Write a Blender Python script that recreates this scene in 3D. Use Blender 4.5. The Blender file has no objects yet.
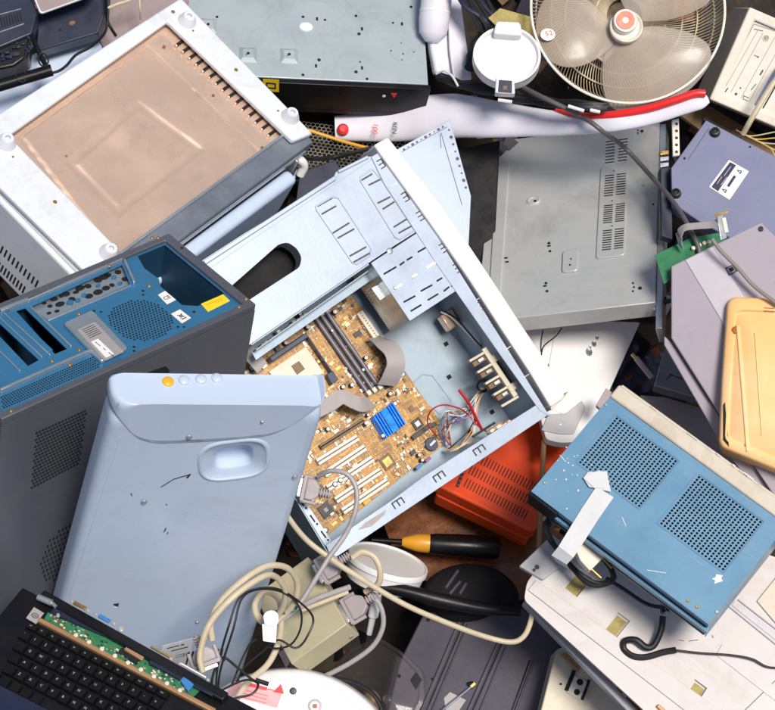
import bpy, bmesh, math, random
from mathutils import Vector, Matrix, Quaternion, noise
from mathutils.geometry import delaunay_2d_cdt

random.seed(7)
R = math.radians
COL = bpy.context.scene.collection
W, H = 775.0, 710.0
FPX = W / 2 / math.tan(R(10))
D0 = 3.375
TILT = R(25)
CAM = Vector((0, -D0 * math.sin(TILT), 0.75 + D0 * math.cos(TILT)))
CR = Matrix.Rotation(TILT, 3, 'X')
PX = D0 / FPX                       # metres that one photo pixel spans at the heap's mean distance


def ray(px, py):
    return CR @ Vector(((px - W / 2) / FPX, (H / 2 - py) / FPX, -1.0))


def at(px, py, h=0.0):
    """world point seen at a photo pixel, h metres above the heap's mean slope"""
    return CAM + ray(px, py) * (D0 - h)


class Fr:
    """a rigid local frame: +z is the outward normal of the thing's main face"""
    def __init__(s, loc, rot):
        s.m = Matrix.Translation(Vector(loc)) @ (rot.to_matrix().to_4x4() if isinstance(rot, Quaternion) else rot.to_4x4())
        s.i = s.m.inverted()

    def hit(s, px, py, ax=2, v=0.0):
        o = s.i @ CAM
        d = s.i.to_3x3() @ ray(px, py)
        t = (v - o[ax]) / d[ax]
        return o + d * t

    def p(s, px, py, z=0.0):
        q = s.hit(px, py, 2, z)
        return (q.x, q.y)

    def poly(s, pts, z=0.0):
        return [s.p(a, b, z) for a, b in pts]


def plane(px, py, h, n=(0, .42, .907), xd=(1, 0)):
    """frame on a surface through the point at (px,py,h); n in viewer axes; xd the pixel direction of local x"""
    z = (CR @ Vector(n)).normalized()
    o = at(px, py, h)
    e = at(px + xd[0] * 10, py + xd[1] * 10, h) - o
    x = (e - z * e.dot(z)).normalized()
    y = z.cross(x)
    return Fr(o, Matrix((x, y, z)).transposed())


def wm(o):
    m = o.matrix_basis.copy()
    while o.parent is not None:
        o = o.parent; m = o.matrix_basis @ m
    return m


# ------------------------------------------------------------------ mesh builder
class MB:
    def __init__(s):
        s.v = []; s.f = []; s.M = None

    def add(s, vs, fs):
        b = len(s.v)
        if s.M is not None:
            vs = [s.M @ Vector(v) for v in vs]
        s.v += [tuple(v) for v in vs]
        s.f += [tuple(b + i for i in f) for f in fs]
        return s

    def box(s, x0, x1, y0, y1, z0, z1):
        if x0 > x1: x0, x1 = x1, x0
        if y0 > y1: y0, y1 = y1, y0
        if z0 > z1: z0, z1 = z1, z0
        return s.add([(x0, y0, z0), (x1, y0, z0), (x1, y1, z0), (x0, y1, z0), (x0, y0, z1), (x1, y0, z1), (x1, y1, z1), (x0, y1, z1)],
                     [(0, 3, 2, 1), (4, 5, 6, 7), (0, 1, 5, 4), (1, 2, 6, 5), (2, 3, 7, 6), (3, 0, 4, 7)])

    def prism(s, pts, z0, z1, holes=(), sx=None):
        def ccw(q, want):
            a = sum(q[i][0] * q[(i + 1) % len(q)][1] - q[(i + 1) % len(q)][0] * q[i][1] for i in range(len(q)))
            return list(q) if (a > 0) == want else list(q)[::-1]
        pts = ccw(pts, True)
        hs = [ccw(h, False) for h in holes]
        if z0 > z1: z0, z1 = z1, z0
        loops = [pts] + hs
        vs = []; fs = []
        n = sum(len(l) for l in loops)
        for l in loops: vs += [(x, y, z0) for x, y in l]
        for l in loops: vs += [(x, y, z1) for x, y in l]
        if hs:
            ed = []; o = 0
            for l in loops:
                ed += [(o + i, o + (i + 1) % len(l)) for i in range(len(l))]; o += len(l)
            res = delaunay_2d_cdt([Vector(p) for l in loops for p in l], ed, [], 0, 1e-9)
            rv = res[0]; back = [(x[0] if x else 0) for x in res[3]]

            def odd(P, l):
                c_ = False
                for i in range(len(l)):
                    (xa, ya), (xb, yb) = l[i - 1], l[i]
                    if (ya > P.y) != (yb > P.y) and P.x < (xb - xa) * (P.y - ya) / (yb - ya) + xa: c_ = not c_
                return c_
            for t in res[2]:
                cen = (rv[t[0]] + rv[t[1]] + rv[t[2]]) / 3
                if sum(odd(cen, l) for l in loops) % 2 == 0: continue
                t = [back[i] for i in t]
                a, b, c = t
                A, B, Cc = [Vector(vs[i][:2]) for i in t]
                if (B - A).cross(Cc - A) < 0: b, c = c, b
                fs.append((n + a, n + b, n + c)); fs.append((c, b, a))
        else:
            fs.append(tuple(range(n, 2 * n))); fs.append(tuple(range(n - 1, -1, -1)))
        o = 0
        for l in loops:
            k = len(l)
            for i in range(k):
                j = (i + 1) % k
                fs.append((o + i, o + j, n + o + j, n + o + i))
            o += k
        return s.add(vs, fs)

    def cyl(s, x, y, z0, z1, r0, r1=None, n=16, cap=True):
        r1 = r0 if r1 is None else r1
        vs = [(x + r0 * math.cos(2 * math.pi * i / n), y + r0 * math.sin(2 * math.pi * i / n), z0) for i in range(n)]
        vs += [(x + r1 * math.cos(2 * math.pi * i / n), y + r1 * math.sin(2 * math.pi * i / n), z1) for i in range(n)]
        fs = [(i, (i + 1) % n, n + (i + 1) % n, n + i) for i in range(n)]
        if cap: fs += [tuple(range(n, 2 * n)), tuple(range(n - 1, -1, -1))]
        return s.add(vs, fs)

    def lathe(s, x, y, prof, n=24, ex=1.0, ey=1.0):
        """prof: (r, z) from outside bottom to the axis"""
        vs = []; fs = []
        for r, z in prof:
            vs += [(x + ex * r * math.cos(2 * math.pi * i / n), y + ey * r * math.sin(2 * math.pi * i / n), z) for i in range(n)]
        for k in range(len(prof) - 1):
            for i in range(n):
                j = (i + 1) % n
                fs.append((k * n + i, k * n + j, (k + 1) * n + j, (k + 1) * n + i))
        fs.append(tuple((len(prof) - 1) * n + i for i in range(n)))
        return s.add(vs, fs)

    def tube(s, pts, r, n=8, flat=1.0, up=None):
        pts = [Vector(p) for p in pts]
        rr = r if isinstance(r, (list, tuple)) else [r] * len(pts)
        vs = []; fs = []
        t = (pts[1] - pts[0]).normalized()
        a = Vector(up) if up is not None else (Vector((0, 0, 1)) if abs(t.z) < .9 else Vector((1, 0, 0)))
        nrm = (a - t * a.dot(t)).normalized()
        for i, p in enumerate(pts):
            if i == 0: t = pts[1] - pts[0]
            elif i == len(pts) - 1: t = pts[-1] - pts[-2]
            else: t = pts[i + 1] - pts[i - 1]
            t.normalize()
            src = Vector(up) if up is not None else nrm
            nrm = (src - t * src.dot(t)).normalized()
            b = t.cross(nrm)
            for k in range(n):
                c = 2 * math.pi * k / n
                vs.append(p + (b * math.cos(c) + nrm * math.sin(c) * flat) * rr[i])
        for i in range(len(pts) - 1):
            for k in range(n):
                j = (k + 1) % n
                fs.append((i * n + k, i * n + j, (i + 1) * n + j, (i + 1) * n + k))
        fs.append(tuple(range(n - 1, -1, -1)))
        fs.append(tuple((len(pts) - 1) * n + k for k in range(n)))
        return s.add(vs, fs)

    def ribbon(s, pts, w, th=0.0008, up=(0, 0, 1)):
        """flat band; w half-width; pts with optional own side vector"""
        vs = []; fs = []
        P = [Vector(p) for p in pts]
        for i, p in enumerate(P):
            t = (P[min(i + 1, len(P) - 1)] - P[max(i - 1, 0)]).normalized()
            sd = t.cross(Vector(up)).normalized()
            nn = sd.cross(t)
            for a, b in ((-1, -1), (1, -1), (1, 1), (-1, 1)):
                vs.append(p + sd * a * w + nn * b * th)
        for i in range(len(P) - 1):
            for k in range(4):
                j = (k + 1) % 4
                fs.append((i * 4 + k, i * 4 + j, i * 4 + 4 + j, i * 4 + 4 + k))
        fs += [(3, 2, 1, 0), tuple(len(P) * 4 - 4 + k for k in range(4))]
        return s.add(vs, fs)

    def build(s, name, mat, parent=None, m=None, bevel=0.0, seg=2, smooth=True, ang=35):
        me = bpy.data.meshes.new(name)
        me.from_pydata(s.v, [], s.f)
        bm = bmesh.new(); bm.from_mesh(me)
        bmesh.ops.recalc_face_normals(bm, faces=bm.faces)
        bm.to_mesh(me); bm.free()
        me.materials.append(mat)
        if smooth:
            me.shade_smooth()
            me.set_sharp_from_angle(angle=R(ang))
        o = bpy.data.objects.new(name, me)
        COL.objects.link(o)
        if parent is not None: o.parent = parent
        if m is not None: o.matrix_basis = m if parent is None else wm(parent).inverted() @ m
        if bevel:
            b = o.modifiers.new('bevel', 'BEVEL')
            b.width = bevel; b.segments = seg; b.limit_method = 'ANGLE'; b.angle_limit = R(40)
            b.use_clamp_overlap = True
        return o


def tag(o, label=None, cat=None, group=None, kind=None):
    if label: o['label'] = label
    if cat: o['category'] = cat
    if group: o['group'] = group
    if kind: o['kind'] = kind
    return o


def thing(name, fr, label, cat, group=None):
    o = bpy.data.objects.new(name, None)
    COL.objects.link(o)
    o.empty_display_size = .02
    o.matrix_basis = fr.m.copy()
    return tag(o, label, cat, group)


def catmull(pts, k=8):
    P = [Vector(p) for p in pts]
    P = [P[0] * 2 - P[1]] + P + [P[-1] * 2 - P[-2]]
    out = []
    for i in range(1, len(P) - 2):
        for j in range(k):
            t = j / k
            a, b, c, d = P[i - 1], P[i], P[i + 1], P[i + 2]
            out.append(.5 * (2 * b + (c - a) * t + (2 * a - 5 * b + 4 * c - d) * t * t + (3 * b - a - 3 * c + d) * t ** 3))
    out.append(P[-2])
    return out


def smooth_poly(pts, rad, k=5):
    """round the corners of a 2D polygon"""
    out = []
    n = len(pts)
    for i in range(n):
        p = Vector(pts[i]); a = Vector(pts[i - 1]); b = Vector(pts[(i + 1) % n])
        r = rad[i] if isinstance(rad, (list, tuple)) else rad
        if r <= 0: out.append(tuple(p)); continue
        da = (a - p); db = (b - p)
        r = min(r, da.length * .48, db.length * .48)
        s = p + da.normalized() * r; e = p + db.normalized() * r
        for j in range(k + 1):
            t = j / k
            out.append(tuple(s * (1 - t) ** 2 + p * 2 * t * (1 - t) + e * t * t))
    return out


def rrect(x0, x1, y0, y1, r, k=4):
    return smooth_poly([(x0, y0), (x1, y0), (x1, y1), (x0, y1)], r, k)


def cable(name, pts, r, mat, label=None, cat='cable', parent=None, n=8, k=8):
    """pts: (px, py, h)"""
    w = catmull([at(*p) for p in pts], k)
    if parent is None:
        o = w[len(w) // 2]
        ob = MB().tube([q - o for q in w], r, n).build(name, mat, None, Matrix.Translation(o))
        return tag(ob, label, cat) if label else ob
    inv = wm(parent).inverted()
    return MB().tube([inv @ q for q in w], r, n).build(name, mat, parent)


# ------------------------------------------------------------------ materials
MATS = {}


def mat(name, col, rough=.45, metal=0.0, dirt=.25, dcol=None, scale=9, bump=.05, bscale=160, scratch=0.0, spec=.5, grime=0.0,
        gcol=(.12, .085, .05), trans=0.0, alpha=1.0, aniso=None):
    m = bpy.data.materials.new(name); m.use_nodes = True
    nt = m.node_tree; N = nt.nodes; L = nt.links
    b = N['Principled BSDF']
    tc = N.new('ShaderNodeTexCoord')
    oi = N.new('ShaderNodeObjectInfo')
    off = N.new('ShaderNodeVectorMath'); off.operation = 'ADD'
    L.new(tc.outputs['Object'], off.inputs[0])
    sc = N.new('ShaderNodeVectorMath'); sc.operation = 'SCALE'
    L.new(oi.outputs['Location'], sc.inputs[0]); sc.inputs['Scale'].default_value = 7.3
    L.new(sc.outputs[0], off.inputs[1])
    P = off.outputs[0]

    def noi(s, det=5, rg=.6, vec=None, dist=0.0):
        n = N.new('ShaderNodeTexNoise'); n.inputs['Scale'].default_value = s
        n.inputs['Detail'].default_value = det; n.inputs['Roughness'].default_value = rg
        n.inputs['Distortion'].default_value = dist
        L.new(vec or P, n.inputs['Vector'])
        return n.outputs['Fac']

    def ramp(src, a, c, va=0.0, vb=1.0):
        n = N.new('ShaderNodeMapRange'); n.inputs[1].default_value = a; n.inputs[2].default_value = c
        n.inputs[3].default_value = va; n.inputs[4].default_value = vb
        L.new(src, n.inputs[0]); return n.outputs[0]

    def mix(f, a, c):
        n = N.new('ShaderNodeMix'); n.data_type = 'RGBA'
        if isinstance(f, (int, float)): n.inputs[0].default_value = f
        else: L.new(f, n.inputs[0])
        for k, v in ((6, a), (7, c)):
            if isinstance(v, tuple): n.inputs[k].default_value = (*v, 1)
            else: L.new(v, n.inputs[k])
        return n.outputs[2]
    dcol = dcol or tuple(c * .62 for c in col)
    c = mix(ramp(noi(scale, 6, .65), .38, .72, 0, dirt), col, dcol)
    c = mix(ramp(noi(scale * 6, 4, .7), .55, .8, 0, dirt * .7), c, tuple(x * .7 for x in dcol))
    if grime:
        c = mix(ramp(noi(scale * 1.7, 8, .75, dist=.6), .52, .68, 0, grime), c, gcol)
        c = mix(ramp(noi(260, 2, .5), .70, .76, 0, grime), c, gcol)
    hgt = noi(bscale, 3, .6)
    if scratch:
        mp = N.new('ShaderNodeMapping'); mp.inputs['Scale'].default_value = (8, 190, 40); mp.inputs['Rotation'].default_value = (0, 0, .6)
        L.new(P, mp.inputs[0])
        s1 = ramp(noi(1.6, 2, .5, mp.outputs[0]), .69, .72)
        mp2 = N.new('ShaderNodeMapping'); mp2.inputs['Scale'].default_value = (150, 6, 30); mp2.inputs['Rotation'].default_value = (0, 0, -.35)
        L.new(P, mp2.inputs[0])
        s2 = ramp(noi(1.6, 2, .5, mp2.outputs[0]), .71, .74)
        mx = N.new('ShaderNodeMath'); mx.operation = 'MAXIMUM'; L.new(s1, mx.inputs[0]); L.new(s2, mx.inputs[1])
        ml = N.new('ShaderNodeMath'); ml.operation = 'MULTIPLY'; L.new(mx.outputs[0], ml.inputs[0]); ml.inputs[1].default_value = scratch
        c = mix(ml.outputs[0], c, tuple(min(1, x * 1.25 + .06) for x in col))
    L.new(c, b.inputs['Base Color'])
    L.new(ramp(noi(scale * 2.2, 4, .6), .3, .75, max(.03, rough - .09), min(1, rough + .14)), b.inputs['Roughness'])
    b.inputs['Metallic'].default_value = metal
    b.inputs['Specular IOR Level'].default_value = spec
    if trans:
        b.inputs['Transmission Weight'].default_value = trans
    if alpha < 1:
        b.inputs['Alpha'].default_value = alpha
    if bump:
        bp = N.new('ShaderNodeBump'); bp.inputs['Strength'].default_value = bump; bp.inputs['Distance'].default_value = .002
        L.new(hgt, bp.inputs['Height'])
        # broad waviness of thin sheet
        bp2 = N.new('ShaderNodeBump'); bp2.inputs['Strength'].default_value = min(1, bump * 3); bp2.inputs['Distance'].default_value = .004
        L.new(noi(7, 2, .5), bp2.inputs['Height']); L.new(bp.outputs[0], bp2.inputs['Normal'])
        L.new(bp2.outputs[0], b.inputs['Normal'])
    MATS[name] = m
    return m


M = {}
def defmats():
    M['ovenwhite'] = mat('oven_enamel', (.69, .73, .80), .32, 0, .18, (.50, .53, .58), 8, .04, grime=.22, gcol=(.30, .23, .15))
    M['copper'] = mat('copper_sheet', (.86, .62, .47), .26, .55, .55, (.66, .50, .40), 6, .06, 60, scratch=.12)
    M['steel'] = mat('brushed_steel', (.34, .37, .42), .35, .7, .4, (.16, .18, .22), 9, .08, scratch=.3, grime=.2)
    M['chassis'] = mat('chassis_grey', (.42, .49, .52), .42, .25, .25, (.28, .33, .37), 6, .05, grime=.18, scratch=.25)
    M['player'] = mat('player_grey', (.62, .62, .60), .36, .35, .3, (.34, .43, .49), 3.0, .05, grime=.25, scratch=.25)
    M['black'] = mat('black_plastic', (.006, .006, .008), .34, 0, .4, (.012, .011, .011), 12, .05, spec=.35)
    M['blackrub'] = mat('black_rubber', (.010, .010, .012), .45, 0, .3, (.022, .022, .022), 20, .04, spec=.4)
    M['void'] = mat('dark_opening', (.006, .006, .008), .8, 0, 0, None, 9, 0)
    M['towergrey'] = mat('tower_grey', (.11, .12, .15), .36, .3, .3, (.12, .12, .13), 5, .05, grime=.15, gcol=(.22, .18, .15), scratch=.3)
    M['towerblue'] = mat('blue_zinc', (.05, .22, .42), .34, .45, .35, (.08, .29, .50), 9, .06, grime=.12, scratch=.3)
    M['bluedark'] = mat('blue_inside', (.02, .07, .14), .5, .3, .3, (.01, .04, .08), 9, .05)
    M['zinc'] = mat('zinc_plate', (.55, .60, .63), .3, .75, .35, (.35, .36, .38), 14, .08, scratch=.3)
    M['caseblue'] = mat('case_steel_blue', (.38, .45, .56), .36, .25, .22, (.36, .43, .52), 5, .04, grime=.12, gcol=(.25, .2, .15), scratch=.25)
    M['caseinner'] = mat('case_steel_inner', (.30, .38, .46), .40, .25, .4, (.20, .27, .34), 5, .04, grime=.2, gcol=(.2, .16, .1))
    M['bezel'] = mat('bezel_white', (.86, .83, .79), .42, 0, .15, (.72, .64, .5), 6, .03, grime=.12, gcol=(.45, .3, .14))
    M['cream'] = mat('cream_plastic', (.66, .60, .48), .5, 0, .35, (.45, .38, .27), 12, .05, grime=.3)
    M['pcb'] = pcb_mat()
    M['greenpcb'] = mat('green_board', (.02, .16, .07), .4, 0, .5, (.05, .28, .12), 60, .1, grime=.2)
    M['navy'] = mat('navy_plastic', (.022, .035, .085), .4, 0, .3, (.05, .06, .1), 20, .05)
    M['heatsink'] = mat('blue_anodised', (.01, .20, .75), .28, .6, .2, (.01, .12, .5), 20, .03)
    M['chip'] = mat('chip_black', (.03, .03, .034), .42, 0, .3, (.06, .055, .05), 30, .04)
    M['ivory'] = mat('ivory_plastic', (.72, .66, .55), .45, 0, .3, (.5, .43, .33), 20, .04)
    M['ivorylight'] = mat('pale_ivory_plastic', (.82, .78, .70), .45, 0, .2, (.66, .6, .5), 20, .04)
    M['matte'] = mat('matte_black', (.010, .010, .012), .75, 0, .3, (.02, .02, .02), 12, .1, spec=.2)
    M['gold'] = mat('gold_contact', (.55, .36, .12), .3, .8, .3, (.5, .3, .1), 40, .04)
    M['solder'] = mat('silver_parts', (.62, .60, .56), .35, .5, .4, (.35, .3, .22), 60, .1)
    M['brownpart'] = mat('brown_parts', (.16, .09, .04), .5, 0, .4, (.3, .2, .1), 60, .1)
    M['housing'] = mat('housing_blue_grey', (.53, .64, .81), .30, 0, .2, (.45, .54, .68), 5, .03, scratch=.15, grime=.12, gcol=(.2, .2, .22))
    M['housecap'] = mat('housing_cap', (.50, .60, .76), .27, 0, .12, (.45, .5, .58), 5, .02)
    M['orange'] = mat('orange_plastic', (.95, .42, .02), .4, 0, .2, None, 12, .03)
    M['white'] = mat('white_plastic', (.80, .79, .80), .36, 0, .15, (.66, .62, .58), 7, .03, grime=.15, gcol=(.4, .32, .22))
    M['whitecool'] = mat('white_gloss', (.74, .73, .82), .28, 0, .15, (.62, .60, .70), 6, .03, grime=.08)
    M['paper'] = mat('paper_label', (.80, .80, .80), .6, 0, .2, (.6, .58, .55), 30, .02)
    M['greylabel'] = mat('grey_label', (.40, .38, .38), .5, .2, .3, (.3, .28, .28), 30, .02)
    M['yellow'] = mat('yellow_label', (.95, .66, .02), .5, 0, .15, (.8, .5, .02), 20, .02)
    M['ink'] = mat('ink', (.02, .02, .025), .6, 0, .1, None, 20, 0)
    M['inkblue'] = mat('ink_navy', (.02, .025, .07), .5, 0, .1, None, 20, 0)
    M['inkwhite'] = mat('ink_white', (.72, .72, .74), .5, 0, .2, None, 20, 0)
    M['inkred'] = mat('ink_red', (.75, .03, .04), .5, 0, .1, None, 20, 0)
    M['red'] = mat('red_trim', (.80, .025, .025), .35, 0, .15, (.6, .02, .02), 10, .03)
    M['redbox'] = mat('red_orange_plastic', (.88, .075, .010), .38, 0, .3, (.5, .05, .015), 6, .04, grime=.12)
    M['radioblue'] = mat('radio_blue', (.125, .275, .42), .36, .15, .25, (.16, .31, .44), 5, .05, scratch=.4, grime=.1, gcol=(.45, .5, .52))
    M['beige'] = mat('aged_beige', (.62, .56, .47), .5, 0, .3, (.45, .38, .28), 7, .05, grime=.35, gcol=(.28, .21, .12))
    M['beigelight'] = mat('pale_beige', (.72, .68, .60), .5, 0, .3, (.58, .5, .4), 9, .05, grime=.3, gcol=(.3, .24, .16))
    M['purple'] = mat('slate_violet', (.20, .215, .33), .42, .15, .3, (.14, .18, .33), 4, .05, scratch=.25, grime=.1, gcol=(.25, .2, .18))
    M['lavender'] = mat('lavender_grey', (.40, .36, .42), .4, 0, .25, (.36, .32, .38), 5, .04, grime=.15, gcol=(.22, .17, .14), scratch=.2)
    M['lavlight'] = mat('lavender_pale', (.56, .53, .58), .36, 0, .25, (.45, .42, .47), 5, .04, grime=.1)
    M['amber'] = mat('aged_amber_plastic', (.93, .55, .22), .42, 0, .7, (.94, .72, .46), 5, .04, grime=.15, gcol=(.6, .25, .04))
    M['basewhite'] = mat('dusty_white', (.60, .57, .57), .4, 0, .35, (.50, .44, .40), 4, .04, grime=.3, gcol=(.36, .26, .2), scratch=.2)
    M['basegrey'] = mat('light_grey_trim', (.48, .48, .5), .4, 0, .3, None, 6, .04, grime=.2)
    M['olive'] = mat('olive_beige', (.50, .46, .31), .42, 0, .2, (.36, .32, .2), 8, .04, grime=.1)
    M['connector'] = mat('taupe_plastic', (.36, .32, .33), .5, 0, .3, None, 20, .05)
    M['ccream'] = mat('cable_cream', (.58, .50, .36), .45, 0, .3, (.44, .35, .22), 20, .04, grime=.2)
    M['cgrey'] = mat('cable_grey', (.36, .34, .35), .45, 0, .3, None, 20, .04)
    M['ribbon'] = mat('ribbon_grey', (.42, .39, .39), .5, 0, .3, (.3, .27, .26), 15, .04)
    M['slate'] = mat('dark_slate', (.060, .055, .085), .42, .1, .4, (.055, .052, .06), 6, .06, grime=.2, gcol=(.15, .12, .1), scratch=.3)
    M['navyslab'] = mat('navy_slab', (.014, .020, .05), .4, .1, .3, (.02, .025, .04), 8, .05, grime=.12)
    M['taupe'] = mat('taupe_panel', (.33, .26, .26), .45, .2, .3, None, 10, .05, grime=.15)
    M['tan'] = mat('tan_strip', (.45, .26, .13), .4, .3, .3, (.3, .17, .08), 20, .05)
    M['key'] = mat('key_black', (.004, .004, .005), .6, 0, .3, (.01, .01, .01), 30, .05, spec=.2)
    M['fanblade'] = mat('smoky_blade', (.56, .50, .44), .25, 0, .6, (.52, .36, .20), 7, .03, alpha=.42)
    M['fanwire'] = mat('cream_wire', (.66, .57, .40), .45, .2, .3, (.36, .27, .15), 12, .04, grime=.3)
    M['ring'] = mat('cream_ring', (.76, .72, .64), .4, 0, .2, (.6, .5, .38), 12, .04, grime=.2)
    M['clear'] = mat('smoky_clear', (.70, .62, .60), .10, 0, .3, (.6, .5, .45), 8, .0, trans=.9, alpha=.30)
    M['meshw'] = mat('mesh_wire', (.50, .46, .36), .45, .4, .4, None, 30, .05)
    M['rust'] = mat('rusty_floor', (.24, .075, .02), .3, 0, .8, (.05, .015, .008), 22, .5, 40, grime=.7, gcol=(.015, .01, .01))
    M['dirt'] = mat('dark_dirt', (.012, .008, .006), .8, 0, .6, (.03, .014, .008), 6, .6, 30, grime=.4)
    M['greenwire'] = mat('wire_green', (.01, .12, .08), .4, 0, .2)
    M['yellowhandle'] = mat('yellow_handle', (.72, .34, .03), .35, 0, .2, (.6, .3, .03), 15, .03)
    M['tape'] = mat('white_tape', (.66, .67, .69), .42, 0, .4, (.52, .53, .56), 14, .35, 45)
    for k, c in dict(wred=(.5, .02, .02), wwhite=(.75, .72, .66), wyellow=(.75, .5, .06), wblue=(.05, .2, .5), wteal=(.1, .4, .42), worange=(.8, .3, .05), wblack=(.015, .015, .015), wviolet=(.3, .08, .2)).items():
        M[k] = mat('wire_' + k[1:], c, .4, 0, .2)
    M['moss'] = mat('yellow_residue', (.42, .36, .12), .7, 0, .6, (.25, .14, .05), 60, .3, grime=.5)
    M['brownboard'] = mat('brown_board', (.42, .11, .03), .45, 0, .4, (.25, .06, .02), 12, .05)


def pcb_mat():
    m = bpy.data.materials.new('amber_circuit_board'); m.use_nodes = True
    nt = m.node_tree; N = nt.nodes; L = nt.links; b = N['Principled BSDF']
    tc = N.new('ShaderNodeTexCoord')
    v = N.new('ShaderNodeTexVoronoi'); v.inputs['Scale'].default_value = 70; v.distance = 'MANHATTAN'; v.feature = 'F1'
    L.new(tc.outputs['Object'], v.inputs['Vector'])
    def lines(scl, rot):
        mp = N.new('ShaderNodeMapping'); mp.inputs['Scale'].default_value = scl; mp.inputs['Rotation'].default_value = (0, 0, rot); L.new(tc.outputs['Object'], mp.inputs[0])
        q = N.new('ShaderNodeTexNoise'); q.inputs['Scale'].default_value = 1; q.inputs['Detail'].default_value = 1; L.new(mp.outputs[0], q.inputs[0]); return q.outputs['Fac']
    w1 = lines((40, 620, 9), .62); w2 = lines((620, 40, 9), .62)
    w = N.new('ShaderNodeMath'); w.operation = 'MAXIMUM'; L.new(w1, w.inputs[0]); L.new(w2, w.inputs[1])
    r = N.new('ShaderNodeValToRGB'); e = r.color_ramp.elements
    e[0].position = .0; e[0].color = (.38, .18, .03, 1); e[1].position = 1; e[1].color = (.22, .10, .03, 1)
    x = e.new(.35); x.color = (.46, .23, .035, 1); x = e.new(.6); x.color = (.30, .15, .045, 1)
    L.new(v.outputs['Color'], r.inputs[0])
    mx = N.new('ShaderNodeMix'); mx.data_type = 'RGBA'
    mr = N.new('ShaderNodeMapRange'); mr.inputs[1].default_value = .62; mr.inputs[2].default_value = .66; mr.inputs[4].default_value = .6
    L.new(w.outputs[0], mr.inputs[0]); L.new(mr.outputs[0], mx.inputs[0]); L.new(r.outputs[0], mx.inputs[6]); mx.inputs[7].default_value = (.75, .52, .2, 1)
    n = N.new('ShaderNodeTexNoise'); n.inputs['Scale'].default_value = 320; n.inputs['Detail'].default_value = 1
    L.new(tc.outputs['Object'], n.inputs['Vector'])
    mr2 = N.new('ShaderNodeMapRange'); mr2.inputs[1].default_value = .66; mr2.inputs[2].default_value = .70
    L.new(n.outputs['Fac'], mr2.inputs[0])
    m2 = N.new('ShaderNodeMix'); m2.data_type = 'RGBA'; L.new(mr2.outputs[0], m2.inputs[0]); L.new(mx.outputs[2], m2.inputs[6]); m2.inputs[7].default_value = (.62, .54, .42, 1)
    L.new(m2.outputs[2], b.inputs['Base Color']); b.inputs['Roughness'].default_value = .38
    return m


def text(s, size, fr, p0, p1, z, mt, parent, name='lettering', sx=1.0, ext=.00015, align='CENTER'):
    """lettering centred at pixel p0 on plane z of the frame, reading towards pixel p1"""
    cu = bpy.data.curves.new('t', 'FONT'); cu.body = s; cu.size = size; cu.align_x = align; cu.align_y = 'CENTER'; cu.extrude = ext
    cu.resolution_u = 2
    t = bpy.data.objects.new('t', cu); COL.objects.link(t)
    bpy.context.view_layer.update()
    dg = bpy.context.evaluated_depsgraph_get()
    me = bpy.data.meshes.new_from_object(t.evaluated_get(dg))
    bpy.data.objects.remove(t); bpy.data.curves.remove(cu)
    me.materials.clear(); me.materials.append(mt)
    me.name = name
    o = bpy.data.objects.new(name, me); COL.objects.link(o); o.parent = parent
    a = Vector(fr.p(*p0, z)); b = Vector(fr.p(*p1, z)); d = b - a
    mm = Matrix.Translation((a.x, a.y, z + .0002)) @ Matrix.Rotation(math.atan2(d.y, d.x), 4, 'Z') @ Matrix.Diagonal((sx, 1, 1, 1))
    o.matrix_basis = wm(parent).inverted() @ fr.m @ mm
    return o


def screw(mb, x, y, z, r=.003, h=.0016):
    mb.lathe(x, y, [(r * 1.25, z), (r * 1.2, z + h * .5), (r * .9, z + h), (r * .35, z + h), (r * .3, z + h * .35)], 12)


def cut(ob, cutter_mb):
    """subtract a closed mesh from an object for good"""
    c = cutter_mb.build('cutter', M['void'], None, wm(ob))
    md = ob.modifiers.new('cut', 'BOOLEAN'); md.operation = 'DIFFERENCE'; md.object = c; md.solver = 'EXACT'
    bpy.context.view_layer.update()
    dg = bpy.context.evaluated_depsgraph_get()
    me = bpy.data.meshes.new_from_object(ob.evaluated_get(dg))
    old = ob.data; nm = old.name
    ob.modifiers.clear(); ob.data = me; bpy.data.meshes.remove(old); me.name = nm
    while len(me.materials) > 1: me.materials.pop(index=len(me.materials) - 1)
    me.set_sharp_from_angle(angle=R(35))
    for p in me.polygons:
        if p.normal.z > .9995: p.use_smooth = False
    bpy.data.objects.remove(c)


def perf(mb, x0, x1, y0, y1, nx, ny, r, z, keep=None, stag=False, n=8, h=.0006):
    """dark openings of a perforated field, as shallow discs set into the sheet"""
    for j in range(ny):
        for i in range(nx):
            x = x0 + (x1 - x0) * (i + .5 + (.5 if stag and j % 2 else 0)) / nx
            y = y0 + (y1 - y0) * (j + .5) / ny
            if x > x1 or (keep and not keep(x, y)): continue
            mb.cyl(x, y, z - .002, z + h, r, r, n)


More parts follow.
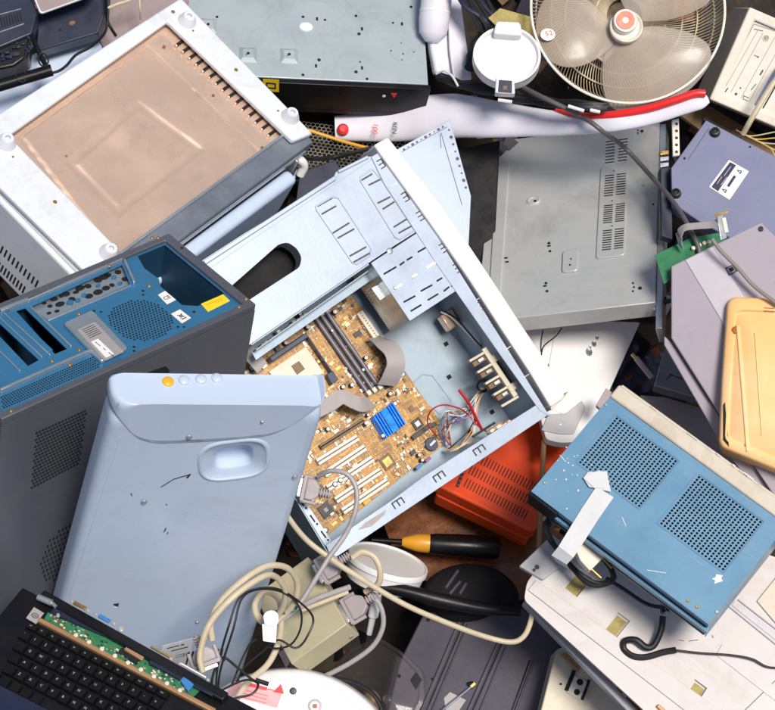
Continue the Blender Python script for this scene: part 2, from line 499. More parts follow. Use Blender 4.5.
def holes_plate(mb, x0, x1, y0, y1, nx, ny, r, z0, z1, n=8):
    """a sheet with real round holes on a grid"""
    dx = (x1 - x0) / nx; dy = (y1 - y0) / ny
    for j in range(ny):
        for i in range(nx):
            cx = x0 + dx * (i + .5); cy = y0 + dy * (j + .5)
            top = []; 
            c = []; q = []
            for k in range(n):
                a = 2 * math.pi * (k + .5) / n
                ca, sa = math.cos(a), math.sin(a)
                c.append((cx + r * ca, cy + r * sa))
                m_ = max(abs(ca), abs(sa))
                q.append((cx + dx / 2 * ca / m_, cy + dy / 2 * sa / m_))
            # square ring: corners are added by snapping the diagonal rays
            ring = []
            for k in range(n):
                ring.append(q[k])
            vs = [(x, y, z1) for x, y in c] + [(x, y, z1) for x, y in ring] + [(x, y, z0) for x, y in c]
            fs = []
            for k in range(n):
                l = (k + 1) % n
                fs.append((k, l, n + l, n + k))
                fs.append((l, k, 2 * n + k, 2 * n + l))
            # corner triangles
            for k in range(n):
                l = (k + 1) % n
                a, b = ring[k], ring[l]
                if abs(a[0] - b[0]) > 1e-9 and abs(a[1] - b[1]) > 1e-9:
                    px_ = a[0] if abs(abs(a[0] - cx) - dx / 2) < 1e-9 else b[0]
                    py_ = a[1] if abs(abs(a[1] - cy) - dy / 2) < 1e-9 else b[1]
                    vs.append((px_, py_, z1)); fs.append((n + k, n + l, len(vs) - 1))
            mb.add(vs, fs)

# poses measured from the photograph: origin, rotation (quaternion), size in metres
POSE = {
    'oven': ((-0.4321, 0.0692, 0.8312), (0.8995, 0.0313, 0.1820, 0.3959), (0.5059, 0.3271, 0.1817)),
    'chassis': ((-0.3364, 0.5696, 0.6507), (0.9967, -0.0293, 0.0726, 0.0220), (0.4110, 0.4606, 0.0960)),
    'player': ((0.1486, 0.1825, 0.4877), (0.9790, -0.1454, -0.1398, -0.0286), (0.3038, 0.4426, 0.0439)),
    'radio': ((0.2180, -0.2034, 0.6970), (0.9399, 0.0317, -0.0196, -0.3395), (0.3326, 0.1952, 0.1202)),
    'tower': ((-0.5302, -0.2290, 1.0328), (0.9078, -0.1723, 0.1584, 0.3480), (0.4695, 0.2051, 0.4535)),
    'case': ((-0.0816, -0.2623, 0.5519), (0.9321, 0.1656, 0.1079, 0.3036), (0.4383, 0.5008, 0.1694)),
    'housing': ((-0.4735, -0.3710, 0.7030), (0.7700, 0.6179, 0.1524, -0.0456), (0.2887, 0.4551, 0.0593)),
    'red': ((0.0831, -0.0326, 0.3039), (0.9669, -0.0104, 0.0412, -0.2518), (0.1857, 0.2085, 0.1001)),
    'pcfront': ((0.5439, 0.5375, 0.6216), (0.9376, 0.2863, 0.0620, -0.1871), (0.2414, 0.1670, 0.1924)),
    'purple': ((0.4481, 0.3597, 0.6059), (0.9560, 0.0705, -0.0244, -0.2839), (0.2526, 0.1605, 0.0500)),
    'olive': ((-0.1487, -0.4235, 0.5279), (0.9467, -0.0794, -0.1879, 0.2494), (0.1064, 0.1421, 0.0774)),
    'laptop': ((-0.5858, -0.5451, 0.8378), (0.9578, -0.1232, -0.0306, -0.2578), (0.3371, 0.1564, 0.0300)),

}


def pose(n):
    loc, q, d = POSE[n]
    return Fr(loc, Quaternion(q)), d


def side(fr, o, x, y):
    """sub-frame: origin o and axes x, y given in the frame's own axes"""
    x = Vector(x).normalized(); y = Vector(y).normalized(); z = x.cross(y)
    m = Matrix((x, y, z)).transposed().to_4x4()
    m.translation = Vector(o)
    g = Fr((0, 0, 0), Matrix.Identity(3))
    g.m = fr.m @ m; g.i = g.m.inverted()
    return g


defmats()


# ================================================================== oven lying bottom-up
def oven():
    fr, (X, Y, Z) = pose('oven')
    t = thing('microwave_oven', fr, 'white oven lying bottom-up with copper coloured base plate and conical feet', 'oven')
    # white bottom rim, open towards the steel front
    rim = [(104, 290), (-46, 142), (181, -3), (313, 133), (293, 141), (168, 21), (9, 135), (117, 247), (128, 268)]
    outer = fr.poly(rim)
    outer[0] = (outer[0][0], outer[0][1])
    MB().prism(outer, -.012, 0).build('bottom_rim', M['ovenwhite'], t, bevel=.004, seg=3)
    # enamelled walls
    w = MB()
    w.box(.001, .02, .02, Y - .002, -Z, -.0125)
    w.box(.001, X - .001, Y - .02, Y - .002, -Z, -.0125)
    w.box(X - .018, X - .001, .03, Y - .021, -Z, -.0125)
    w.build('body_shell', M['ovenwhite'], t, bevel=.006, seg=3)
    # bulge of the side wall
    sf = side(fr, (0, 0, 0), (0, -1, 0), (0, 0, 1))   # outer left wall, normal -x
    b = MB(); b.box(-Y + .01, -.03, -Z, -.02, -.004, .007)
    b.build('side_panel', M['ovenwhite'], t, sf.m, bevel=.006, seg=3)
    v = MB()
    for r_, (a0, a1) in enumerate((((2, 249), (37, 283)), ((-4, 262), (24, 289)))):
        for i in range(10):
            u = i / 9
            px = a0[0] + (a1[0] - a0[0]) * u; py = a0[1] + (a1[1] - a0[1]) * u
            q = sf.p(px, py, .0072)
            v.prism(rrect(q[0] - .0016, q[0] + .0016, q[1] - .012, q[1] + .008, .0015), .004, .0076)
    v.build('side_vents', M['void'], t, sf.m)
    # steel front: sheet, fold and door bulge
    f = MB(); f.box(.0, X - .004, -.004, .034, -Z, -.014)
    f.build('front_frame', M['steel'], t, bevel=.0015)
    f = MB(); f.box(.02, X - .03, .031, .0355, -.014, -.006)
    f.build('front_fold', M['zinc'], t, bevel=.0008)
    f = MB(); f.box(.03, X - .055, -.032, -.006, -Z, -.045)
    f.build('door', M['housing'], t, bevel=.009, seg=4)
    f = MB(); f.box(.02, X - .02, -.008, -.0045, -.034, -.024); f.box(X - .045, X - .04, -.012, -.004, -Z, -.03)
    f.build('door_trim', M['zinc'], t, bevel=.001)
    # copper base plate: one pressed sheet
    z0 = -.020
    x0, x1, y0, y1 = .028, X - .015, .030, Y - .012
    nx, ny = 150, 110
    pl = [Vector(q) for q in fr.poly([(22, 137), (148, 46), (262, 157), (118, 262)], z0)]
    sq = [Vector(q) for q in fr.poly([(66, 163), (137, 102), (203, 150), (118, 216)], z0)]

    def inside(P, x, y):
        d = 1e9
        for i in range(4):
            a, b_ = P[i], P[(i + 1) % 4]
            e = b_ - a; n_ = Vector((e.y, -e.x)).normalized()
            s_ = (Vector((x, y)) - a).dot(n_)
            d = min(d, s_)
        return d

    def ss(a, b_, v_):
        u = max(0, min(1, (v_ - a) / (b_ - a))); return u * u * (3 - 2 * u)
    sg = 1 if inside(sq, *((sq[0] + sq[2]) / 2)) > 0 else -1
    if sg < 0: pl.reverse(); sq.reverse()
    vs = []; fs = []
    dent = Vector(fr.p(112, 112, z0)); dent2 = Vector(fr.p(150, 65, z0))
    for j in range(ny + 1):
        for i in range(nx + 1):
            x = x0 + (x1 - x0) * i / nx; y = y0 + (y1 - y0) * j / ny
            d1 = inside(pl, x, y); d2 = inside(sq, x, y)
            z = z0 + .0022 * ss(-.002, .003, d1) - .0020 * math.exp(-((d1 + .001) / .0016) ** 2)
            z -= .0018 * ss(-.004, .003, d2) - .0016 * ss(.008, .015, d2)
            z += .0065 * math.exp(-((Vector((x, y)) - dent).length / .055) ** 2)
            z -= .0085 * math.exp(-((Vector((x, y)) - dent2).length / .05) ** 2)
            z += .0008 * noise.noise(Vector((x * 22, y * 22, 3)))
            vs.append((x, y, z))
    for j in range(ny):
        for i in range(nx):
            a = j * (nx + 1) + i
            fs.append((a, a + 1, a + nx + 2, a + nx + 1))
    MB().add(vs, fs).build('base_plate', M['copper'], t, ang=80)
    MB().box(x0, x1, y0, y1, z0 - .012, z0 - .008).build('base_backing', M['steel'], t)
    # louvres pressed along the right edge of the plate
    lv = MB(); hl = MB()
    for i in range(17):
        u = i / 16
        px = 179 + (284 - 179) * u; py = 44 + (147 - 44) * u
        q = fr.p(px, py, z0)
        (lv if i < 12 else lv).box(q[0] - .007, q[0] + .010, q[1] - .0024, q[1] + .0024, z0, z0 + .0032)
        hl.box(q[0] - .010, q[0] - .0065, q[1] - .0026, q[1] + .0026, z0, z0 + .0045)
    lv.build('louvre_slots', M['void'], t)
    hl.build('louvre_lips', M['copper'], t, bevel=.001)
    for px, py in ((187, 21), (6, 143), (109, 253), (290, 117)):
        x, y = fr.p(px, py)
        MB().lathe(x, y, [(.0165, -.001), (.0155, .002), (.0105, .013), (.0098, .0145), (.0088, .0155), (.0045, .0155), (.0042, .009)], 28).build('foot', M['ovenwhite'], t)
    s_ = MB()
    for px, py in ((173, 12), (55, 202), (13, 157), (236, 70), (193, 31), (278, 111)):
        x, y = fr.p(px, py); screw(s_, x, y, 0, .0028 if px not in (13, 193, 278) else .0016)
    for px, py in ((164, 47), (213, 96), (262, 148), (85, 139), (88, 137), (66, 157)):
        x, y = fr.p(px, py, z0); screw(s_, x, y, z0 + .001, .0022)
    s_.build('screws', M['gold'], t)


oven()


# ================================================================== flat computer case, top of the photo
def chassis():
    fr, (X, Y, Z) = pose('chassis')
    t = thing('computer_case', fr, 'grey drive enclosure with black front lying flat beside the upturned oven', 'computer case')
    Z = .075
    MB().box(0, X, 0, Y, -Z, 0).build('cover', M['chassis'], t, bevel=.0015)
    f = MB(); f.box(-.004, X + .004, -.010, -.0005, -Z + .002, -.001); f.box(.02, X - .018, -.009, -.001, -Z - .010, -Z + .001)
    f.build('front_panel', M['black'], t, bevel=.001)
    sf = side(fr, (0, -.0102, 0), (1, 0, 0), (0, 0, 1))
    l = MB(); 
    l.prism(sf.poly([(263, 79), (279, 80), (279, 92), (263, 91)]), 0, .0004); l.build('warning_label', M['yellow'], t, sf.m)
    l = MB(); l.prism(sf.poly([(266, 82), (276, 83), (276, 89), (266, 88)]), .0003, .0007, [sf.poly([(267.5, 83.5), (274.5, 84.2), (274.5, 87.5), (267.5, 87)])]); l.build('label_print', M['ink'], t, sf.m)
    l = MB(); q = sf.p(384, 96); l.cyl(q[0], q[1], 0, .0008, .003, .003, 12); l.build('headphone_socket', M['paper'], t, sf.m)
    l = MB(); l.prism(sf.poly([(391, 93), (397, 93.5), (394, 98)]), 0, .0006); l.build('red_mark', M['inkred'], t, sf.m)
    d = MB()
    for px, py, r_ in ((217, 17, 1.6), (303, 17, 1.7), (325, 20, 1.5), (411, 7, 1.7), (356, 16, 1.7), (393, 23, 1.3), (359, 34, 2), (319, 60, 2), (303, 75, 1.7), (367, 79, 1.6), (356, 72, 2), (391, 51, 1), (403, 54, 1), (414, 52, .8), (401, 43, .8), (402, 60, .8), (360, 62, 1)):
        x, y = fr.p(px, py); d.cyl(x, y, -.001, .0006, r_ * PX, r_ * PX, 10)
    for px, py in ((317, 19), (402, 24), (362, 29), (316, 66), (362, 68)):
        x, y = fr.p(px, py); d.prism(rrect(x - .0018, x + .0018, y - .0035, y + .0035, .0012), -.001, .0006)
    d.build('mounting_holes', M['void'], t)
    for px, py in ((208, 26), (248, 55), (289, 56)):
        x, y = fr.p(px, py); a = .0155
        b = MB(); vs = [(x - a, y - a, 0), (x + a, y - a, 0), (x + a, y + a, 0), (x - a, y + a, 0)]
        c = .009; vs += [(x - c, y - c, .005), (x + c, y - c, .005), (x + c, y + c, .005), (x - c, y + c, .005)]
        b.add(vs, [(0, 1, 5, 4), (1, 2, 6, 5), (2, 3, 7, 6), (3, 0, 4, 7), (4, 5, 6, 7)])
        b.build('raised_boss', M['chassis'], t, bevel=.002, seg=3)
        b = MB(); b.cyl(x, y, .0045, .0056, .0026, .0026, 10); b.tube([(x, y, .0055), (x - .004, y - .004, .0058)], .0008, 6); b.build('boss_hole', M['void'], t)
    x, y = fr.p(306, 27)
    MB().lathe(x, y, [(.011, 0), (.0105, .0016), (.009, .0026), (.004, .0022), (.0035, .0035), (.001, .0035)], 24, 1.1, .85).build('rubber_stud', M['white'], t)
    x, y = fr.p(402, 52)
    MB().lathe(x, y, [(.021, -.0002), (.0205, .0006), (.019, .0006), (.0185, .0001)], 28).build('pressed_ring', M['chassis'], t)


chassis()


# ================================================================== flat player with vents
def player():
    fr, (X, Y, Z) = pose('player')
    t = thing('disc_player', fr, 'flat grey sheet metal player with slotted vent strips and a dark cord across it', 'player')
    Z = .034
    MB().box(0, X, 0, Y, -Z, 0).build('cover', M['player'], t, bevel=.0015)
    w = MB(); q = fr.poly([(655, 303), (660, 302), (673, 338), (668, 340)])
    w.box(X + .0005, X + .011, -.055, Y * .98, -Z - .004, -.004)
    w.build('side_flange', M['zinc'], t, bevel=.001)
    # long pressed rib on the left
    r_ = MB(); a = fr.poly([(497, 166), (510, 162), (501, 296), (489, 300)])
    r_.prism(smooth_poly(a, .006), 0, .0035); r_.build('pressed_rib', M['player'], t, bevel=.002, seg=3)
    a = smooth_poly(fr.poly([(601, 168), (629, 163), (625, 256), (596, 260)]), .008)
    r_ = MB(); r_.prism(a, 0, .003); r_.build('raised_vent_strip', M['player'], t, bevel=.0022, seg=3)
    r_ = MB(); r_.prism(smooth_poly(fr.poly([(563, 252), (579, 249), (578, 272), (562, 274)]), .008), 0, .004); r_.build('raised_boss', M['player'], t, bevel=.0025, seg=3)
    x, y = fr.p(533.5, 201); MB().lathe(x, y, [(.0125, 0), (.012, .0018), (.010, .0026), (.007, .0012), (.002, .0016)], 28, 1, .75).build('round_boss', M['player'], t)
    d = MB()

    def slots(x0, y0, x1, y1, xr, yr, n, z):
        # column of short slots: (x0,y0)->(x1,y1) down the column, slot reaches (xr,yr) px sideways
        for i in range(n):
            u = i / (n - 1); px = x0 + (x1 - x0) * u; py = y0 + (y1 - y0) * u
            A = Vector(fr.p(px, py, z)); B = Vector(fr.p(px + xr, py + yr, z)); e = (B - A); nn = Vector((-e.y, e.x)).normalized() * .0011
            d.prism([tuple(A - nn), tuple(B - nn), tuple(B + nn), tuple(A + nn)], z - .001, z + .0004)
    slots(606, 142, 605, 163, 9, -1.2, 8, 0); slots(619, 140, 618, 161, 9, -1.2, 8, 0)
    for k, (ya, yb) in enumerate(((176, 196), (206, 223), (231, 250))):
        slots(605 - k * 1, ya, 604 - k * 1, yb, 9, -1.0, 9, .003); slots(617 - k, ya - 1.5, 616 - k, yb - 1.5, 9, -1.0, 9, .003)
    d.build('vent_slots', M['void'], t)
    d = MB()
    for px, py, r_ in ((535, 201, 1.8), (571, 259, 1), (570, 265, 1.2), (549, 243, 1.6), (550, 251, 1.4), (546, 283, 1.4), (547, 291, 1.5), (492, 235, 1.2), (494, 240, 1), (500, 252, 1.2), (493, 274, 1.2), (634, 287, 1), (633, 291, 1), (633, 283, 1), (640, 288, 2), (642, 131, 1.7), (638, 133, .8), (638, 130, .8), (653, 204, .9), (614, 171, .9), (612, 201, .9), (612, 226, .9)):
        z = .003 if 600 < px < 628 else (.004 if 562 < px < 580 else .0012)
        x, y = fr.p(px, py, z); d.cyl(x, y, z - .003, z + .0006, r_ * PX, r_ * PX, 10)
    for px, py in ((549, 246), (545, 286), (506, 258), (507, 262)):
        x, y = fr.p(px, py); d.box(x - .003, x + .003, y - .0016, y + .0016, -.001, .0006)
    d.build('mounting_holes', M['void'], t)
    s_ = MB()
    for px, py in ((643, 186), (500, 156), (654, 309)):
        x, y = fr.p(px, py); screw(s_, x, y, 0, .0022)
    s_.build('screws', M['zinc'], t)
    # bent-up sheet along the top
    k = MB(); A = [Vector(fr.p(px, py, 0)) for px, py in ((404, 149), (450, 145), (500, 139), (560, 132), (610, 125), (660, 119))]
    rows = []
    for i, q in enumerate(A):
        rows.append([(q.x, q.y, .006), (q.x + .001, q.y + .006, .013), (q.x + .003, q.y + .012 + .004 * math.sin(i * 1.3), .016)])
    vs = [Vector(p) for r0 in rows for p in r0]
    fs = [(i * 3 + j, i * 3 + 3 + j, i * 3 + 4 + j, i * 3 + 1 + j) for i in range(5) for j in range(2)]
    o = k.add(vs, fs).build('bent_flange', M['player'], t)
    o.modifiers.new('thick', 'SOLIDIFY').thickness = .0015


player()


# ================================================================== grey tower, rear face up
def tower():
    fr, (X, Y, Z) = pose('tower')
    t = thing('tower_computer', fr, 'dark grey tower standing on its front with blue rear panel facing up', 'computer case')
    inn = [(.012, .011), (X - .016, .011), (X - .016, Y - .011), (.012, Y - .011)]
    out = [(0, 0), (X, 0), (X, Y), (0, Y)]
    MB().prism(out, -.012, 0, [inn]).build('rear_rim', M['towergrey'], t, bevel=.0016)
    w = MB()
    w.box(0, X, 0, .0012, -Z, -.0125); w.box(0, X, Y - .0012, Y, -Z, -.0125); w.box(0, .0012, .0012, Y - .0012, -Z, -.0125); w.box(X - .0012, X, .0012, Y - .0012, -Z, -.0125)
    w.build('side_panels', M['towergrey'], t)
    zp = -.006
    psu = fr.poly([(134.6, 253.7), (162, 242), (200, 262.5), (227, 284), (226, 293), (198, 306), (182, 305), (160, 286), (159, 279), (144.5, 268.5)], zp)
    io = fr.poly([(30, 307), (122, 265), (130, 284), (48, 320)], zp)
    sA = fr.poly([(16, 311), (25, 308), (67, 349), (55, 354)], zp); sB = fr.poly([(-14, 322), (-5, 319), (39, 360), (28, 366)], zp)
    cl = lambda P: [(max(.0150, min(X - .019, x)), max(.0135, min(Y - .0135, y))) for x, y in P]
    psu, io, sA, sB = cl(psu), cl(io), cl(sA), cl(sB)
    pan = [(.0122, .0112), (X - .0162, .0112), (X - .0162, Y - .0112), (.0122, Y - .0112)]
    MB().prism(pan, zp - .0015, zp, [psu, io, sA, sB]).build('rear_panel', M['towerblue'], t)
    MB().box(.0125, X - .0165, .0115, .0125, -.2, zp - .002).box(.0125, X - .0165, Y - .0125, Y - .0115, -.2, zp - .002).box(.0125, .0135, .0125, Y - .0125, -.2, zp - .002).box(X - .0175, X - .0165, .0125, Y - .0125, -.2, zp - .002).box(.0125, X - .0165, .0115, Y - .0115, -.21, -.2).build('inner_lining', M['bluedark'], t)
    # i/o shield
    q = [Vector(v) for v in fr.poly([(34, 308), (120, 269), (128, 284), (48, 317)], zp - .006)]
    MB().prism([tuple(v) for v in fr.poly([(28, 308), (123, 264), (132, 285), (47, 322)], zp - .006)], zp - .008, zp - .0065).build('port_shield', M['zinc'], t)
    d = MB()
    for px, py, a, b in ((44, 303, 3, 2), (54, 299, 5, 2.6), (50, 306, 3, 2), (60, 304, 6, 3), (66, 294, 5, 3), (72, 299, 4, 3), (61, 296, 3, 2), (80, 288, 6, 3.2), (88, 286, 4, 3), (76, 292, 4, 2), (98, 280, 5, 3.5), (104, 277, 6, 3.5), (108, 275, 4, 3), (89, 296, 5, 3), (98, 292, 6, 3.4), (106, 288, 5, 3), (112, 285, 3, 2.5), (118, 272, 4, 3), (125, 279, 4, 3), (57, 311, 3, 1.8), (49, 313, 3, 1.6)):
        x, y = fr.p(px, py, zp - .006)
        d.lathe(x, y, [(1, zp - .0075), (1, zp - .0058), (.3, zp - .0058)], 10, a * PX * .9, b * PX * 1.1)
    d.build('port_openings', M['void'], t)
    b = MB()
    for px, py, a, c in ((70, 303, 4, 3), (84, 296, 3, 2), (114, 278, 3, 2), (98, 286, 3, 1.6), (78, 301, 3, 2), (120, 284, 3, 1.6)):
        x, y = fr.p(px, py, zp - .006); b.lathe(x, y, [(1, zp - .006), (.9, zp - .003), (.3, zp - .002)], 10, a * PX, c * PX)
    b.build('port_covers', M['towerblue'], t)
    # folded ledges round the port opening and along the vent
    e = MB()
    a0, a1 = fr.p(122, 264, zp), fr.p(131, 285, zp)
    def bar(mb, p, q, w, z0, z1):
        A, B = Vector(fr.p(*p, zp)), Vector(fr.p(*q, zp)); n_ = (B - A).normalized(); n_ = Vector((-n_.y, n_.x)) * w
        mb.prism([tuple(A - n_), tuple(B - n_), tuple(B + n_), tuple(A + n_)], z0, z1)
    bar(e, (28, 303), (122, 262), .0016, zp, .001); bar(e, (124, 262), (134, 285), .0016, zp, .0005); bar(e, (48, 321.5), (131, 286.5), .0013, zp, zp + .003)
    bar(e, (0, 313), (28, 302), .003, zp, .001)
    bar(e, (0, 393), (91, 353), .0022, zp, .0015)
    bar(e, (30, 308), (71, 348), .0012, zp, zp + .0045)
    bar(e, (-2, 317), (42, 358), .001, zp, zp + .003); bar(e, (4, 314), (50, 356), .001, zp, zp + .003)
    bar(e, (-20, 333), (20, 372), .001, zp, zp + .003)
    e.build('folded_ledges', M['zinc'], t, bevel=.0007)
    c = MB()
    for k in range(3):
        ox, oy = -32 * k, 14 * k
        bar(c, (8 + ox, 312 + oy), (50 + ox, 352 + oy), .0055, zp, zp + .0018)
    c.build('slot_cover', M['towerblue'], t, bevel=.001)
    # perforated fan field
    cx, cy = fr.p(140.5, 320, zp); rad = .047
    d = MB(); ns = 17; st = 2 * rad / ns
    for j in range(ns + 3):
        for i in range(ns):
            x = cx - rad + st * (i + .5 + (.5 if j % 2 else 0)); y = cy - rad + st * .87 * (j + .5)
            if math.hypot(x - cx, y - cy) < rad and max(abs(x - cx), abs(y - cy)) < rad * .95: d.cyl(x, y, zp - .002, zp + .0004, st * .30, st * .30, 8)
    d.build('fan_vent', M['void'], t)
    # perforated strip
    d = MB(); A = [Vector(v) for v in fr.poly([(0, 397), (93, 356), (101, 367), (2, 410)], zp)]
    for j in range(6):
        for i in range(40):
            u = (i + .5 + (.5 if j % 2 else 0)) / 40; v = (j + .5) / 6
            if u > .99: continue
            P = A[0] * (1 - u) * (1 - v) + A[1] * u * (1 - v) + A[2] * u * v + A[3] * (1 - u) * v
            d.cyl(P.x, P.y, zp - .002, zp + .0004, .00145, .00145, 6)
    d.build('strip_vent', M['void'], t)
    # voltage label on its raised box
    q = smooth_poly(fr.poly([(63, 326), (92, 313), (128, 351), (101, 365)], zp), .006)
    MB().prism(q, zp, zp + .007).build('raised_box', M['zinc'], t, bevel=.0025, seg=3)
    MB().prism(smooth_poly(fr.poly([(77, 330), (95, 322), (124, 352), (105, 361)], zp + .007), .003), zp + .007, zp + .0074).build('rating_label', M['greylabel'], t)
    MB().prism(fr.poly([(91, 342), (98, 339), (114, 354), (106, 358)], zp + .0072), zp + .0072, zp + .0078).build('barcode_sticker', M['paper'], t)
    pr = MB()
    for k in range(7):
        a = Vector(fr.p(96 + k * 2.7, 342.5 + k * 2.1, zp + .008)); 
        if k in (2, 4): continue
        pr.box(a.x - .0005, a.x + .0006, a.y - .0035, a.y + .002, zp + .0077, zp + .0081)
    for k in range(6):
        p0 = (82 + k * 1.5, 330 + k * 1.6); a = Vector(fr.p(*p0, zp + .0075)); b_ = Vector(fr.p(p0[0] + 12, p0[1] - 5.4, zp + .0075)); n_ = Vector((b_.y - a.y, a.x - b_.x)).normalized() * .0005
        pr.prism([tuple(a - n_), tuple(b_ - n_), tuple(b_ + n_), tuple(a + n_)], zp + .0073, zp + .0077)
    pr.build('label_print', M['ink'], t)
    for nm, qd, mt in (('marking_sticker', [(158, 295), (165, 291), (176, 300), (167, 304.5)], 'paper'), ('disposal_sticker', [(171, 314), (180, 309.5), (191, 318), (182, 323.5)], 'paper'), ('yellow_sticker', [(201, 304), (223, 294.5), (230, 301), (208, 312)], 'yellow')):
        MB().prism(fr.poly(qd, zp), zp, zp + .0004).build(nm, M[mt], t)
    text('C€'.replace('€', 'E'), .0105, fr, (167, 297.8), (177, 293.6), zp + .0005, M['ink'], t)
    # crossed-out bin
    o = Vector(fr.p(181, 316.2, zp)); b = MB()
    u = .0045
    for a, c_ in (((-1, -1), (1, 1)), ((-1, 1), (1, -1)), ((-.6, .5), (-.4, -.7)), ((.6, .5), (.4, -.7)), ((-.7, .55), (.7, .55)), ((-.4, -.7), (.4, -.7))):
        A = o + Vector(a) * u; B = o + Vector(c_) * u; n_ = Vector((B.y - A.y, A.x - B.x)).normalized() * .00045
        b.prism([tuple(A - n_), tuple(B - n_), tuple(B + n_), tuple(A + n_)], zp + .0003, zp + .0008)
    b.box(o.x - u, o.x + u, o.y - u * 1.7, o.y - u * 1.35, zp + .0003, zp + .0009)
    b.build('bin_symbol', M['ink'], t)
    pr = MB()
    for k in range(3):
        a = Vector(fr.p(206 + k * 2, 305.5 + k * 1.9, zp)); b_ = Vector(fr.p(222 + k * 1.2, 298.4 + k * 2.2, zp)); n_ = Vector((b_.y - a.y, a.x - b_.x)).normalized() * .0003
        if k == 0: pr.prism([tuple(a - n_), tuple(b_ - n_), tuple(b_ + n_), tuple(a + n_)], zp + .0003, zp + .0007)
    for k in range(3):
        a = Vector(fr.p(216 + k * 2.8, 303 - k * 1.2, zp)); pr.cyl(a.x, a.y, zp + .0003, zp + .0007, .0009, .0009, 8)
    pr.build('sticker_print', M['inkred'], t)
    s_ = MB(); 
    for px, py, zz in ((149, 286, zp), (79, 314, zp), (79, 350, zp), (52, 361, zp), (11, 411, 0), (239, 307, 0), (246, 299, 0), (152, 238, 0), (158, 238, 0), (70, 365, zp), (109, 266, 0)):
        x, y = fr.p(px, py, zz); screw(s_, x, y, zz, .0026)
    s_.build('screws', M['gold'], t)
    d = MB()
    for px, py, zz, r_ in ((143, 291, zp, 1.8), (143, 295, zp, 1.6), (129, 256, zp, 1.8), (182, 248, 0, 2), (231, 295, zp, 2), (194, 312, zp, 2), (178, 327, zp, 1.8), (184, 327, zp, 1.5), (134, 347, zp, 1.8), (134, 351, zp, 1.8), (94, 311, zp, 1.8), (101, 312, zp, 1.5), (236, 309, zp, 1.5)):
        x, y = fr.p(px, py, zz); d.cyl(x, y, zz - .001, zz + .0005, r_ * PX * .8, r_ * PX * .8, 10)
    d.build('screw_holes', M['void'], t)
    # side panel perforations (face y = 0)
    sf = side(fr, (0, 0, 0), (1, 0, 0), (0, 0, 1))
    d = MB(); A = [Vector(v) for v in sf.poly([(35, 432), (88, 408), (80, 464), (30, 490)])]
    for j in range(17):
        for i in range(16):
            u = (i + .5 + (.5 if j % 2 else 0)) / 16.5; v = (j + .5) / 17
            P = A[0] * (1 - u) * (1 - v) + A[1] * u * (1 - v) + A[2] * u * v + A[3] * (1 - u) * v
            d.cyl(P.x, P.y, -.001, .0005, .0023, .0023, 8)
    c0 = Vector(sf.p(72, 548)); rr = .062
    for j in range(-7, 8):
        for i in range(-9, 10):
            x = i * .0065 + (.00325 if j % 2 else 0); y = j * .0105
            if math.hypot(x, y) < rr: d.prism(rrect(c0.x + x - .0013, c0.x + x + .0013, c0.y + y - .0032, c0.y + y + .0032, .001, 2), -.001, .0005)
    d.build('side_vents', M['void'], t, sf.m)
    # dent: thumb notch at the edge
    n_ = MB(); p0, p1 = sf.p(150, 372), sf.p(170, 366)
    n_.prism(smooth_poly(sf.poly([(140, 380), (146, 373), (166, 366), (170, 371), (160, 384)]), .004), -.001, .0004)
    n_.build('finger_notch', M['blackrub'], t, sf.m)


tower()


def line_box(mb, fr, p, q, w, z0, z1, zp=None, rnd=False):
    """bar of half width w (m) between two photo pixels on plane zp"""
    zp = z0 if zp is None else zp
    A, B = Vector(fr.p(*p, zp)), Vector(fr.p(*q, zp)); e = (B - A).normalized(); n_ = Vector((-e.y, e.x)) * w
    if rnd:
        pts = smooth_poly([tuple(A - n_ - e * w * .6), tuple(B - n_ + e * w * .6), tuple(B + n_ + e * w * .6), tuple(A + n_ - e * w * .6)], w * .9, 3)
    else:
        pts = [tuple(A - n_), tuple(B - n_), tuple(B + n_), tuple(A + n_)]
    mb.prism(pts, z0, z1)


